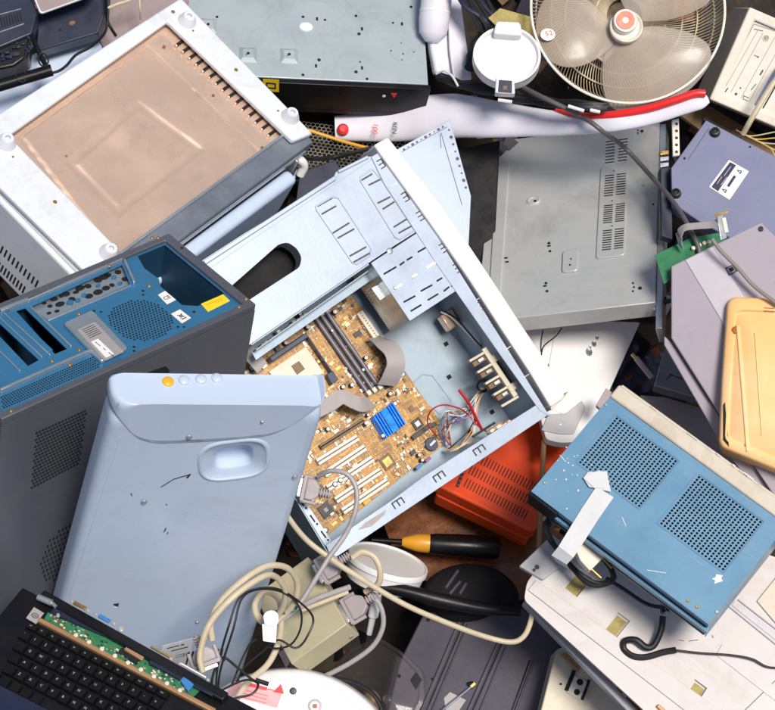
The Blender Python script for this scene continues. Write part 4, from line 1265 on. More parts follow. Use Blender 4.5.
    d = MB(); d.prism(fr.poly([(114, 607), (116, 606), (118, 607), (116, 608)]), .0002, .0008); d.build('chip_in_paint', M['paper'], t)
    # seam
    d = MB(); line_box(d, fr, (120, 437), (70, 596), .0008, 0, .0003, 0); d.build('edge_seam', M['housecap'], t)
    lb = fr.poly([(162, 646), (193, 638), (189, 668), (160, 668)])
    MB().prism(lb, 0, .0004).build('type_label', M['paper'], t)
    d = MB()
    for i, (a, b, w_) in enumerate((((167, 648.5), (179, 645.3), .0011), ((181, 645), (184, 644.2), .0016), ((171, 651), (188, 646.8), .0011), ((176, 655.5), (184, 653.6), .0005), ((175, 657.6), (183, 655.8), .0005), ((183.5, 656.5), (184.5, 653), .0006), ((186, 656), (187, 652.5), .0006))): line_box(d, fr, a, b, w_, .0004, .0007)
    d.build('label_print', M['ink'], t)
    d = MB()
    for i in range(10): line_box(d, fr, (186 + i * 4.2, 664 - i * .4), (189 + i * 4.2, 651 - i * .4), .0015, -.001, .0004)
    d.build('cooling_slots', M['void'], t)


housing()


def slab(name, fr, pts, th, m, parent=None, bevel=.002, seg=3, rad=0, z=0, holes=()):
    q = fr.poly(pts, z)
    if rad: q = smooth_poly(q, rad)
    return MB().prism(q, z - th, z, holes).build(name, M[m], parent, None if parent else fr.m, bevel=bevel, seg=seg)


def dots(fr, lst, z, m, parent, name='screws', kind='screw', r=.0025):
    mb = MB()
    for q in lst:
        x, y = fr.p(q[0], q[1], z); rr = q[2] * PX if len(q) > 2 else r
        if kind == 'screw': screw(mb, x, y, z, rr)
        else: mb.cyl(x, y, z - .001, z + .0005, rr, rr, 10)
    return mb.build(name, M[m], parent)


# ================================================================== blue radio cabinet
def radio():
    fr, (X, Y, Z) = pose('radio')
    t = thing('receiver_cabinet', fr, 'blue metal cabinet with two square perforated grilles and an aged beige front edge', 'electronic cabinet')
    Z = .085
    g1 = fr.poly([(579, 461), (615, 417), (678, 459), (640, 510)]); g2 = fr.poly([(659, 524), (698, 474), (763, 522), (724, 571)])

    def bb(g): return min(v[0] for v in g), max(v[0] for v in g), min(v[1] for v in g), max(v[1] for v in g)
    # fit axis-aligned fields
    def rect(g):
        xs = sorted(v[0] for v in g); ys = sorted(v[1] for v in g)
        return (xs[0] + xs[1]) / 2, (xs[2] + xs[3]) / 2, (ys[0] + ys[1]) / 2, (ys[2] + ys[3]) / 2
    r1, r2 = rect(g1), rect(g2)
    h1 = [(r1[0], r1[2]), (r1[1], r1[2]), (r1[1], r1[3]), (r1[0], r1[3])]; h2 = [(r2[0], r2[2]), (r2[1], r2[2]), (r2[1], r2[3]), (r2[0], r2[3])]
    c = MB().prism([(0, 0), (X, 0), (X, Y), (0, Y)], -.0012, 0, [h1, h2])
    c.box(0, X, .0, .0012, -.018, -.0013); c.box(X - .0012, X, .0012, Y, -Z + .01, -.0013); c.box(0, .0012, .0012, Y, -Z + .01, -.0013)
    c.build('top_cover', M['radioblue'], t)
    for r_ in (r1, r2):
        m_ = MB(); holes_plate(m_, r_[0], r_[1], r_[2], r_[3], 19, 19, (r_[1] - r_[0]) / 19 * .315, -.0018, -.0010, 8)
        m_.build('speaker_grille', M['radioblue'], t, smooth=False)
        m_ = MB(); e = .003
        m_.prism(rrect(r_[0] - e, r_[1] + e, r_[2] - e, r_[3] + e, .004), 0, .0010, [rrect(r_[0] - .0008, r_[1] + .0008, r_[2] - .0008, r_[3] + .0008, .001, 1)])
        m_.build('grille_border', M['radioblue'], t, bevel=.0006)
    MB().box(.004, X - .004, .003, Y - .004, -Z + .008, -.012).build('dark_interior', M['void'], t)  # near-black block painting the shade inside the cabinet, seen through the grilles
    lo = MB(); lo.box(.0, X - .004, .004, Y - .002, -Z, -Z + .012); lo.box(.05, X + .003, -.006, .003, -.034, -.022)
    lo.build('bottom_tray', M['radioblue'], t, bevel=.001)
    lo = MB(); lo.box(-.003, .052, -.004, .03, -.055, -.006); lo.box(.052, X - .003, -.0015, -.0002, -.022, -.0185)
    lo.build('black_end', M['black'], t, bevel=.003)
    # beige front
    q = fr.poly([(608, 396), (620, 381), (800, 500), (786, 522)], 0)
    yb = fr.p(620, 381, .004)[1]
    b = MB(); b.box(-.001, X + .01, Y + .0005, yb - .004, -Z, .003); b.build('beige_front', M['beige'], t, bevel=.0035, seg=3)
    b = MB(); b.box(.002, X + .01, Y + .009, yb, -Z + .004, -.001); b.build('front_lip', M['beige'], t, bevel=.002)
    b = MB()
    rnd = random.Random(5)
    for k in range(7):
        x = rnd.uniform(.05, X); b.box(x, x + rnd.uniform(.006, .02), yb - .005, yb - rnd.uniform(.001, .003), .001, .0045)
    b.build('chipped_edge', M['beigelight'], t, bevel=.001)
    dots(fr, [(606, 405, 1.6), (545, 483, 1.7), (717, 612, 1.6)], 0, 'zinc', t)
    dots(fr, [(697, 607, 1.4), (688, 601, 1.4)], 0, 'gold', t, 'cover_rivets')
    # paint chips
    mb = MB()
    for k in range(20):
        px, py = rnd.gauss(572, 11), rnd.gauss(475, 20)
        if px < 550: continue
        x, y = fr.p(px, py); r_ = rnd.uniform(.0005, .0014); a = rnd.uniform(0, 6)
        mb.prism([(x + r_ * math.cos(a + j * 1.3) * rnd.uniform(.5, 1.5), y + r_ * math.sin(a + j * 1.3) * rnd.uniform(.5, 1.5)) for j in range(5)], 0, .0003)
    x, y = fr.p(718, 579)
    mb.prism(smooth_poly([(x - .008, y - .006), (x - .002, y - .004), (x, y - .010), (x + .004, y - .003), (x + .008, y + .002), (x + .002, y + .004), (x + .003, y + .009), (x - .003, y + .006), (x - .007, y + .004), (x - .004, y)], .002, 2), 0, .0006)
    for a, b_ in (((622, 517), (626, 526)), ((647, 570), (666, 573)), ((560, 455), (566, 462))): line_box(mb, fr, a, b_, .0004, 0, .0003)
    mb.build('paint_chips', M['paper'], t)
    # tape strap holding the mains plug
    L = lambda px, py, z: Vector((*fr.p(px, py, z), z))
    o = MB(); side_ = (L(602, 487, 0) - L(590, 481, 0)).normalized()
    pts = [L(605, 492, .0035), (L(590, 514, .002)), L(575, 538, .0015), L(566, 552, .0005), L(559, 560, -.014), L(563, 566, -.03)]
    MBr = MB(); vs = []; fs = []
    W2 = [.0155, .015, .0145, .014, .0135, .012]
    sds = [(L(608, 496, 0) - L(594, 487, 0)).normalized()] * 6
    for i, p in enumerate(pts):
        t_ = (pts[min(i + 1, 5)] - pts[max(i - 1, 0)]); s_ = Vector((t_.y, -t_.x, 0)).normalized() if i < 4 else Vector(((pts[3] - pts[0]).y, -(pts[3] - pts[0]).x, 0)).normalized()
        for a in (-1, 1): vs += [p + s_ * a * W2[i], p + s_ * a * W2[i] + Vector((0, 0, .0008))]
    for i in range(5):
        b0 = i * 4; fs += [(b0, b0 + 2, b0 + 6, b0 + 4), (b0 + 1, b0 + 3, b0 + 7, b0 + 5), (b0, b0 + 1, b0 + 5, b0 + 4), (b0 + 2, b0 + 3, b0 + 7, b0 + 6)]
    fs += [(0, 1, 3, 2), (20, 21, 23, 22)]
    tp = MBr.add(vs, fs).build('tape_strap', M['tape'], t)
    cr = MB(); cr.prism(fr.poly([(583, 478), (588, 472), (607, 471), (608, 477), (611, 492), (589, 487)], .004), .0035, .0048)
    cr.prism(fr.poly([(583, 478), (589, 474), (600, 470), (604, 478), (606, 488), (594, 488)], .006), .0055, .0064)
    cr.build('crumpled_tape', M['tape'], tp, bevel=.0006)


radio()


def plug_and_cord():
    fr = plane(590, 560, .035, (.1, .3, .93), (.68, .73))
    t = thing('mains_plug', fr, 'cream two pin mains plug on a coiled black cord under white tape', 'plug')
    L = lambda px, py, z=0: Vector((*fr.p(px, py, z), z))
    b = MB(); pts = [(573, 539), (596, 541), (606, 555), (590, 571), (580, 560), (575, 548)]
    b.prism(smooth_poly(fr.poly(pts), .003), -.018, 0); b.build('plug_body', M['ivory'], t, bevel=.003, seg=3)
    for a, b_ in (((590, 568), (601, 578)), ((602, 557), (612, 568))):
        MB().tube([L(*a, -.008), L(*b_, -.008)], .0022, 10).build('pin', M['gold'], t)
    dots(fr, [(593, 549, 1)], 0, 'void', t, 'screw_hole', 'dot')
    rnd = random.Random(2)
    for k in range(5):
        j = lambda s=2: rnd.uniform(-s, s)
        pts = [(548 + j(), 520 + j(), -.03), (547 + j(), 534 + j(3), -.03), (566 + j(), 560 + j(3), -.03), (590 + j(), 582 + j(3), -.03), (610 + j(), 582 + j(3), -.035), (612 + j(), 572 + j(), -.03), (596 + j(), 552 + j(), -.045), (570 + j(), 528 + j(), -.045), (552 + j(), 514 + j(), -.03), (548, 520, -.035)]
        cable('cord_loop', pts, .0034, M['blackrub'], parent=t)
    cable('cord_tail', [(606, 578, -.05), (625, 590, -.045), (645, 603, -.035), (660, 607, -.03), (668, 606, -.03)], .0032, M['blackrub'], parent=t)
    c = MB(); 
    for q in ((664, 604), (669, 609), (663, 611)):
        p = L(*q, -.03); c.lathe(p.x, p.y, [(.004, p.z - .004), (.005, p.z), (.003, p.z + .005)], 10)
    c.build('strain_relief', M['blackrub'], t)


plug_and_cord()


# ================================================================== red vented box
def redbox():
    fr, (X, Y, Z) = pose('red')
    t = thing('vented_box', fr, 'orange red plastic box with three rows of vent slots', 'plastic box')
    q = fr.poly([(432, 483), (440, 478), (530, 533), (541, 520), (572, 470), (600, 415), (520, 370), (460, 420)])
    q = fr.poly([(434, 484), (533, 533), (600, 418), (500, 372)])
    MB().prism(smooth_poly(q, .01), -.035, 0).build('body', M['redbox'], t, bevel=.004, seg=3)
    q2 = fr.poly([(437, 487), (530, 532), (596, 418), (500, 376)])
    MB().prism(smooth_poly(q2, .008), -.075, -.036).build('lower_shell', M['redbox'], t, bevel=.002)
    d = MB()
    # slot rows: start px, end px, slot vector
    for (a, b, n) in (((477, 457), (534, 487), 20), ((470.5, 469.5), (531.5, 501), 21), ((466, 482.5), (526, 515), 21)):
        for i in range(n):
            u = i / (n - 1); px = a[0] + (b[0] - a[0]) * u; py = a[1] + (b[1] - a[1]) * u
            line_box(d, fr, (px + 2, py - 4), (px - 2.2, py + 4.4), .0010, -.001, .0005, 0)
    d.build('vent_slots', mat('slot_dark_red', (.10, .008, .004), .6, 0, 0, None, 9, 0), t)
    d = MB(); line_box(d, fr, (466, 465), (457, 487), .0030, 0, .0008); d.build('nameplate', M['ink'], t)
    d = MB()
    for k in range(5): line_box(d, fr, (464.5 - k * 1.7, 468.5 + k * 4), (465.8 - k * 1.7, 469.4 + k * 4), .0012, .0008, .0012)
    d.build('nameplate_print', M['inkred'], t)


redbox()


# ================================================================== beige computer front, top right
def pcfront():
    fr, (X, Y, Z) = pose('pcfront')
    t = thing('beige_computer', fr, 'aged beige desktop computer with drive labels beside the fan', 'computer')
    X += .04
    b = MB(); b.box(0, X, 0, Y, -.16, -.004); b.build('body', M['beige'], t, bevel=.003)
    fo = [(0, 0), (X, 0), (X, Y), (0, Y)]
    ins = fr.poly([(718, 92), (752, 22), (900, 90), (850, 150)], 0); 
    e0 = Vector(fr.p(716, 96)); 
    iw = .017
    ins = [(iw, iw * .9), (X, iw * .9), (X, Y - iw), (iw, Y - iw)]
    MB().prism(fo, -.004, .004, [[(iw, iw), (X - .004, iw), (X - .004, Y - iw), (iw, Y - iw)]]).build('front_frame', M['beigelight'], t, bevel=.003, seg=3)
    MB().box(iw - .001, X - .003, iw - .001, Y - iw + .001, -.010, -.003).build('drive_panel', M['beigelight'], t)
    d = MB()
    L = fr.p
    line_box(d, fr, (718, 92), (754, 24), .0008, -.003, -.0020, -.003)
    for k, (a, b_) in enumerate((((731, 92), (763, 33)), ((741, 98), (775, 37)), ((749, 102), (790, 28)), ((726, 86), (758, 30)))):
        line_box(d, fr, a, b_, .0005, -.003, -.0024, -.003)
    line_box(d, fr, (717, 94), (729, 97), .0004, -.003, -.0024, -.003); line_box(d, fr, (754, 24), (775, 31), .0008, -.003, -.0024, -.003)
    d.build('panel_grooves', M['connector'], t)
    d = MB()
    for px, py, r_ in ((736, 94, 1.5), (740.5, 88, .9), (758, 57, 1.0)):
        x, y = fr.p(px, py, -.003); d.cyl(x, y, -.003, -.0022, r_ * PX, r_ * PX, 10)
    line_box(d, fr, (754, 29), (763, 31), .0006, -.003, -.0024, -.003); line_box(d, fr, (725, 92), (728, 88), .0010, -.003, -.0024, -.003)
    line_box(d, fr, (743, 99), (748, 101), .0005, -.003, -.0024, -.003); line_box(d, fr, (744, 96), (749, 98), .0005, -.003, -.0024, -.003); line_box(d, fr, (743, 99), (744, 95), .0005, -.003, -.0024, -.003)
    line_box(d, fr, (751, 90), (756, 84), .0007, -.003, -.0024, -.003); line_box(d, fr, (760, 75), (763, 70), .0014, -.003, -.0024, -.003)
    line_box(d, fr, (754, 55), (758, 57), .0005, -.003, -.0024, -.003)
    d.build('panel_markings', M['slate'], t)
    x, y = fr.p(766, 38, -.003); r_ = MB(); r_.lathe(x, y, [(.006, -.0032), (.006, -.0022), (.0045, -.0020), (.004, -.003)], 20); r_.build('volume_dial', M['beige'], t)
    d = MB(); line_box(d, fr, (757, 106), (790, 48), .0052, -.003, -.0015, -.003); d.build('violet_strip', M['purple'], t)
    d = MB(); line_box(d, fr, (763, 108), (796, 50), .0010, -.003, -.0010, -.003); d.build('panel_gap', M['void'], t)


pcfront()


# ================================================================== slate violet deck
def violet():
    fr, (X, Y, Z) = pose('purple')
    t = thing('violet_deck', fr, 'slate violet metal deck upside down with two black feet and a white rating label', 'electronic cabinet')
    q = fr.poly([(706, 120), (671, 168), (672, 203), (700, 222), (790, 270), (845, 193)])
    MB().prism(q, -.045, 0).build('bottom_cover', M['purple'], t, bevel=.0015)
    k = MB(); line_box(k, fr, (703, 117), (790, 168), .0045, -.03, -.004, 0); k.build('black_edge', M['black'], t, bevel=.002)
    for px, py in ((715, 133), (676, 194)):
        x, y = fr.p(px, py); MB().lathe(x, y, [(.0088, 0), (.0086, .004), (.0070, .009), (.0045, .0095), (.003, .007)], 20).build('foot', M['blackrub'], t)
    dots(fr, [(684.5, 158.5, 1.4), (750, 147, 1.2)], 0, 'void', t, 'screw_holes', 'dot')
    k = MB(); line_box(k, fr, (709, 128), (688, 160), .0005, 0, .0003, 0); k.build('pressed_line', M['slate'], t)
    lb = smooth_poly(fr.poly([(709, 187), (729, 160), (749, 171.5), (729.5, 200)]), .0015)
    MB().prism(lb, 0, .0007).build('rating_label', M['paper'], t)
    d = MB(); d.prism(fr.poly([(711.5, 187), (730, 162.3), (736, 165.5), (718, 191.5)]), .0006, .0011); line_box(d, fr, (728, 186.5), (735, 176), .0022, .0006, .0011)
    # warning triangles
    for cx, cy in ((739.5, 171.5), (724.5, 190.5)):
        o = [Vector(v) for v in fr.poly([(cx - 3, cy - 1.5), (cx + 2.6, cy - .5), (cx + 1, cy + 3)])]; c = sum(o, Vector((0, 0))) / 3
        d.prism([tuple(v) for v in o], .0006, .0011, [[tuple(c + (v - c) * .45) for v in o]])
    d.build('label_print', M['inkblue'], t)
    d = MB()
    for a, b in (((717, 184), (722, 176.5)), ((724, 176), (731, 166.5)), ((721, 185), (727, 177))): line_box(d, fr, a, b, .0007, .0011, .0014)
    d.build('label_lettering', M['greylabel'], t)


violet()


def lavender():
    fr = plane(720, 320, -.14, (-.25, .10, .96), (.9, -.44))
    t = thing('lavender_cover', fr, 'lavender grey plastic cover with a pale facet and a grey cord lying across', 'plastic cover')
    slab('cover', fr, [(671, 266), (761, 222), (800, 262), (850, 420), (790, 520), (717, 411), (671, 338)], .012, 'lavender', t, .0025)
    slab('side_wall', fr, [(671, 342), (664, 336), (664, 345), (717, 437), (760, 500), (790, 520), (717, 412)], .06, 'lavender', t, .002, z=-.013)
    slab('pale_facet', fr, [(685, 260), (712, 247), (762, 325), (775, 400), (727, 330)], .002, 'lavlight', t, .0012, z=.0015)
    slab('label_plate', fr, [(712, 251), (722, 246), (748, 272), (727, 275)], .0006, 'lavender', t, .0003, z=.0006)
    k = MB(); k.prism(fr.poly([(725, 268), (734, 264), (738, 271), (729, 276)], .001), 0, .0022, [fr.poly([(726.5, 268.8), (733, 265.8), (736, 270.6), (730, 274)], .001)]); k.build('socket_rim', M['slate'], t)
    k = MB(); k.prism(fr.poly([(728.5, 268.5), (732.5, 266.7), (734.5, 270.2), (730.5, 272)], .001), 0, .0016); k.build('socket', M['void'], t)
    x, y = fr.p(761, 229); MB().lathe(x, y, [(.0046, 0), (.0044, .0012), (.003, .0016), (.0016, .0004)], 18).build('screw', M['slate'], t)


lavender()


def amber():
    fr = plane(750, 380, -.09, (-.18, .2, .96), (1, .06))
    t = thing('amber_shell', fr, 'aged amber plastic appliance shell at the right edge above the beige cabinet front', 'plastic shell')
    out = [(727, 295), (850, 300), (880, 500), (800, 480), (718, 446), (721, 380)]
    P = smooth_poly(fr.poly(out), [.018, .02, .02, .02, .012, .002], 7)
    C = sum((Vector(p) for p in P), Vector((0, 0))) / len(P)
    ls = []
    for s_, z in ((1.0, -.07), (1.0, -.012), (.985, -.004), (.955, 0), (.86, .0012), (.845, -.003), (.83, -.003), (.80, .0004), (.3, .0006)):
        ls.append([(C.x + (p[0] - C.x) * s_, C.y + (p[1] - C.y) * s_, z) for p in P])
    mb = MB(); n = len(P); vs = [p for l in ls for p in l]; fs = []
    for k in range(len(ls) - 1):
        for i in range(n): fs.append((k * n + i, k * n + (i + 1) % n, (k + 1) * n + (i + 1) % n, (k + 1) * n + i))
    fs.append(tuple((len(ls) - 1) * n + i for i in range(n)))
    mb.add(vs, fs).build('shell', M['amber'], t, ang=50)
    k = MB(); line_box(k, fr, (764, 308), (774, 308.6), .0008, 0, .0012, 0, True); line_box(k, fr, (764, 311), (774, 311.6), .0008, 0, .0012, 0, True); k.build('vent_slots', M['brownboard'], t)
    k = MB(); line_box(k, fr, (755, 333), (762, 436), .0012, .0003, .0022, 0); k.build('moulded_rib', M['amber'], t, bevel=.0009)
    k = MB(); line_box(k, fr, (738, 325), (748, 452), .003, -.0005, .003, 0); k.build('moulded_step', M['amber'], t, bevel=.0025, seg=3)
    dots(fr, [(735, 330, 3)], .0005, 'brownboard', t, 'boss_screw')
    slab('dark_gap', fr, [(723, 405), (725, 402), (729, 447), (723, 440)], .001, 'void', t, 0, z=.0008)
    slab('rear_half', fr, [(716, 436), (724, 300), (860, 320), (860, 500), (735, 458)], .05, 'amber', t, .004, z=-.072)


amber()


# ================================================================== white panel behind the open case
def whitepanel():
    fr = plane(570, 380, -.37, (.1, .45, .89), (.9, -.1))
    t = thing('white_lid_panel', fr, 'white moulded plastic panel with a rounded corner poking out behind the cream bezel', 'plastic panel')
    out = [(528, 345), (518, 318), (640, 322), (600, 412), (585, 441), (560, 443), (546, 439), (541, 420)]
    P = fr.poly(out); rad = [.004, .004, .004, .01, .02, .016, .006, .004]
    MB().prism(smooth_poly(P, rad, 6), -.020, 0).build('panel', M['white'], t, bevel=.005, seg=4)
    slab('raised_field', fr, [(555, 330), (612, 330), (588, 395), (568, 416), (542, 405)], .002, 'white', t, .0015, z=.002, rad=.006)
    slab('corner_pad', fr, [(548, 414), (566, 413), (582, 400), (586, 408), (574, 434), (560, 434), (541, 430)], .004, 'basegrey', t, .002, rad=.004, z=.003)
    dots(fr, [(546, 416, 1.6)], .003, 'ink', t, 'hole', 'dot')
    k = MB()
    for a in ((594, 344, 3.5), (589, 352, 5), (590, 348, 2), (597, 338, 2.4), (542, 360, 2.6), (547, 366, 3.4)):
        x, y = fr.p(a[0], a[1], .002); k.lathe(x, y, [(a[2] * PX, .002), (a[2] * PX * .8, .0055), (a[2] * PX * .3, .0045)], 9, .8, 1.1)
    k.build('metal_clip', M['steel'], t)
    cable('short_wire', [(541, 356, -.345), (544, 346, -.345), (556, 336, -.35), (562, 328, -.345)], .0012, M['wblack'], parent=t)
    cable('short_wire', [(541, 352, -.345), (541, 342, -.345), (543, 330, -.345)], .0012, M['wblack'], parent=t)


whitepanel()


# ================================================================== big white printer base, bottom right
def base():
    fr = plane(640, 640, -.05, (.05, .35, .93), (.74, .67))
    t = thing('printer_base', fr, 'dusty white printer base with three small windows of yellow residue in its rim', 'printer part')
    top = [(527, 582), (560, 540), (610, 500), (900, 600), (880, 860), (650, 716), (524, 600)]
    P = fr.poly(top)
    W3 = [[(565, 588), (580, 570), (592, 578), (577, 597)], [(600, 634), (618, 612), (630, 621), (613, 642)], [(680, 703), (695, 679), (707, 688), (692, 712)]]
    hs = [fr.poly(w) for w in W3]
    MB().prism(smooth_poly(P, [.008, .01, 0, 0, 0, .01, .008], 5), -.007, 0, hs).build('top_skin', M['basewhite'], t, bevel=.003, seg=3)
    for w in W3:
        k = fr.poly(w, -.006); c = Vector(((k[0][0] + k[2][0]) / 2, (k[0][1] + k[2][1]) / 2))
        b = MB().prism([tuple(c + (Vector(v) - c) * 1.05) for v in k], -.012, -.0068).build('window', M['basewhite'], t)
        mb = MB(); mb.prism([tuple(c + (Vector(v) - c) * (.8 if w is not W3[0] else .98)) for v in k], -.0066, -.006); mb.build('residue', M['moss'], b)
    # raised facets
    slab('raised_edge', fr, [(528, 590), (536, 580), (715, 706), (700, 722)], .0015, 'basewhite', t, .002, z=.003)
    slab('step_plate', fr, [(519, 566), (553, 534), (572, 551), (566, 562), (543, 580)], .012, 'basegrey', t, .002, z=.008, rad=.003)
    dots(fr, [(537, 567, 2), (534, 570, 1.4)], .008, 'slate', t, 'screws')
    slab('pale_ridge', fr, [(716, 655), (722, 644), (800, 706), (795, 716)], .0012, 'basewhite', t, .0010, z=.0016)
    # two long clear ribs at the right
    k = MB(); line_box(k, fr, (728, 606), (790, 656), .0012, 0, .0045); line_box(k, fr, (738, 600), (800, 648), .0012, 0, .0045); line_box(k, fr, (733, 603), (795, 652), .005, .0, .0015); k.build('long_ribs', M['lavlight'], t, bevel=.0008)
    slab('beige_sheet', fr, [(757, 601), (785, 566), (830, 620), (790, 640)], .003, 'beige', t, .001, z=.004)
    k = MB(); line_box(k, fr, (740, 715), (776, 680), .0006, 0, .0006); line_box(k, fr, (679, 640), (684, 641), .0005, 0, .0006); line_box(k, fr, (689, 641), (698, 640), .0006, 0, .0006); line_box(k, fr, (712, 635), (713, 638), .0006, 0, .0006); k.build('dark_scratches', M['slate'], t)
    # second, lower frame with brown board between
    fr2 = plane(560, 640, -.085, (.05, .35, .93), (.74, .67))
    q = MB(); line_box(q, fr2, (524, 603), (640, 722), .0070, -.02, 0); q.build('lower_frame', M['basegrey'], t, fr2.m, bevel=.003, seg=3)
    q = MB(); q.prism(fr2.poly([(540, 606), (575, 628), (690, 730), (640, 722)], -.012), -.016, -.012); q.build('brown_board', M['brownboard'], t, fr2.m)
    q = MB()
    for k_ in range(9):
        line_box(q, fr2, (545 + k_ * 9.6, 612 + k_ * 10.2), (549 + k_ * 9.6, 616 + k_ * 10.2), .0026, -.011, -.001, -.004)
    q.build('clips', M['basewhite'], t, fr2.m, bevel=.0008)
    q = MB(); q.box(0, .0001, 0, .0001, 0, .0001)
    for px, py in ((662, 701), ):
        x, y = fr.p(px, py); k = MB(); line_box(k, fr, (657, 706), (668, 716), .003, -.001, .006); k.build('tan_tab', M['tan'], t, bevel=.001)


base()
M_cord = cable('cable', [(663, 616, -.038), (661, 630, -.036), (654, 645, -.034), (646, 647, -.034), (636, 640, -.036), (625, 641, -.04), (624, 649, -.04), (633, 656, -.036), (646, 657, -.036), (664, 652, -.038), (676, 650, -.038)], .0052, M['blackrub'], 'thick black cord stub curled on the dusty white printer base', 'cable', n=10)
cable('thin_end', [(674, 650, -.038), (700, 653, -.04), (730, 655, -.04), (752, 659, -.04), (768, 667, -.04), (790, 668, -.04)], .0018, M['blackrub'], parent=M_cord)


M['keyink'] = mat('key_print', (.42, .42, .45), .6, 0, .2, None, 20, 0)
# ================================================================== laptop with open board
def laptop():
    fr, (X, Y, Z) = pose('laptop')
    t = thing('laptop_keyboard_deck', fr, 'black laptop base with white lettered keys and an exposed green circuit strip', 'laptop')
    P = fr.poly([(26, 606), (232, 712), (190, 800), (-60, 745), (-60, 660)])
    Y1 = fr.p(33, 600)[1]
    x0 = -.03
    MB().box(x0, X + .06, -.06, Y1 + .012, -.022, -.003).build('base', M['black'], t, bevel=.003)
    # keys in rows
    letters = ['~1234567890-=', 'QWERTYUIOP[]', 'ASDFGHJKL;', 'ZXCVBNM,./', '  ']
    px0, px1 = fr.p(50, 640, 0), fr.p(61, 645.7, 0)
    o = Vector(fr.p(29, 622)); ux = (Vector(fr.p(150, 684)) - o).normalized(); uy = Vector((ux.y, -ux.x))
    pitch = .0185; ky = .0190
    km = MB(); 
    rows = ['esc,F1,F2,F3,F4,F5,F6,F7,F8,F9,F10,F11,F12'.split(','), list('`1234567890-='), list('\tQWERTYUIOP[]'), list(' ASDFGHJKL;\''), list(' ZXCVBNM,./'), list('     ')]
    for r_, row in enumerate(rows):
        for i, ch in enumerate(row):
            hgt = .011 if r_ == 0 else .0165
            off = (0, 0, .005, .009, .014, 0)[r_]
            yy = 0 if r_ == 0 else .014 + (r_ - 1) * ky
            c = o + ux * (off + pitch * (i + .5)) + uy * (yy + hgt / 2)
            mb = MB(); w = pitch * .44; h = hgt * .46
            vs = []
            for s_, z in ((1, -.003), (1, .0008), (.84, .0032)):
                for a, b in ((-1, -1), (1, -1), (1, 1), (-1, 1)):
                    p = c + ux * a * w * s_ + uy * b * h * s_
                    vs.append((p.x, p.y, z))
            mb.add(vs, [(0, 1, 5, 4), (1, 2, 6, 5), (2, 3, 7, 6), (3, 0, 4, 7), (4, 5, 9, 8), (5, 6, 10, 9), (6, 7, 11, 10), (7, 4, 8, 11), (8, 9, 10, 11)])
            k = mb.build('key', M['key'], t)
            s = ch.strip()
            if s:
                sz = .0032 if r_ == 0 else .0054
                cu = bpy.data.curves.new('t', 'FONT'); cu.body = s; cu.size = sz; cu.align_x = 'CENTER'; cu.align_y = 'CENTER'; cu.extrude = .0001; cu.resolution_u = 1
                ob = bpy.data.objects.new('t', cu); COL.objects.link(ob); bpy.context.view_layer.update()
                me = bpy.data.meshes.new_from_object(ob.evaluated_get(bpy.context.evaluated_depsgraph_get())); bpy.data.objects.remove(ob)
                me.materials.clear(); me.materials.append(M['keyink']); me.name = 'key_letter'
                lo = bpy.data.objects.new('key_letter', me); COL.objects.link(lo); lo.parent = k
                p = c - ux * w * .25 - uy * h * .15
                lo.matrix_basis = Matrix.Translation((p.x, p.y, .0034)) @ Matrix.Rotation(math.atan2(ux.y, ux.x), 4, 'Z')
    # tan strip, board and rear ridge
    k = MB(); line_box(k, fr, (38, 620), (215, 712), .0036, -.004, .0045, 0); k.build('tan_strip', M['tan'], t, bevel=.0015)
    bd = MB().prism(fr.poly([(44, 619), (48, 612), (66, 620), (90, 628), (122, 640), (160, 662), (180, 676), (200, 690), (192, 698)], .002), .0, .0016).build('circuit_strip', M['greenpcb'], t)
    rnd = random.Random(9)
    sm = {'solder': MB(), 'chip': MB(), 'ivory': MB(), 'gold': MB()}
    for i in range(150):
        u = rnd.random(); v = rnd.uniform(-4, 5.5)
        px = 50 + 140 * u; py = 616 + 74 * u + v
        x, y = fr.p(px, py, .002); s_ = rnd.uniform(.0008, .0022)
        sm[rnd.choice(('solder', 'chip', 'ivory', 'gold'))].box(x - s_, x + s_, y - s_ * .6, y + s_ * .6, .0015, .0015 + rnd.uniform(.001, .003))
    for k_, mb in sm.items(): mb.build('board_parts', M[k_], bd)['kind'] = 'stuff'
    for i in range(9):
        px = 77 + i * 13; py = 637 + i * 6.9
        x, y = fr.p(px - 1, py - 1.5, .004); MB().lathe(x, y, [(.0032, .0015), (.0032, .006), (.002, .0066)], 12).build('terminal', M['ivory'], bd)
    k = MB(); k.prism(fr.poly([(124, 650), (128, 645), (146, 654), (142, 661)], .006), .002, .008); k.build('copper_heat_pad', M['tan'], t, bevel=.0008)
    slab('black_recess', fr, [(118, 652), (122, 647), (140, 660), (136, 664)], .003, 'void', t, 0, z=.0045)
    slab('blue_module', fr, [(180, 680), (184, 676), (194, 684), (188, 691)], .006, 'wblue', t, .001, z=.010)
    # ridge with connectors
    q = MB(); line_box(q, fr, (42, 597), (226, 700), .0075, -.02, .010, 0); q.build('rear_ridge', M['black'], t, bevel=.002)
    q = MB(); line_box(q, fr, (52, 612), (120, 641), .0050, .000, .006, 0); line_box(q, fr, (150, 664), (214, 697), .004, .004, .009, 0); q.build('inner_cover', M['navyslab'], t, bevel=.0012)
    for a, b, m, w in (((74, 603), (86, 609), 'gold', .0028), ((99, 616), (110, 622), 'wblue', .0030), ((151, 647), (171, 658), 'gold', .0016), ((181, 664), (206, 678), 'white', .0012)):
        q = MB(); line_box(q, fr, a, b, w, .0095, .0125, .01); q.build('port', M[m], t, bevel=.0006)
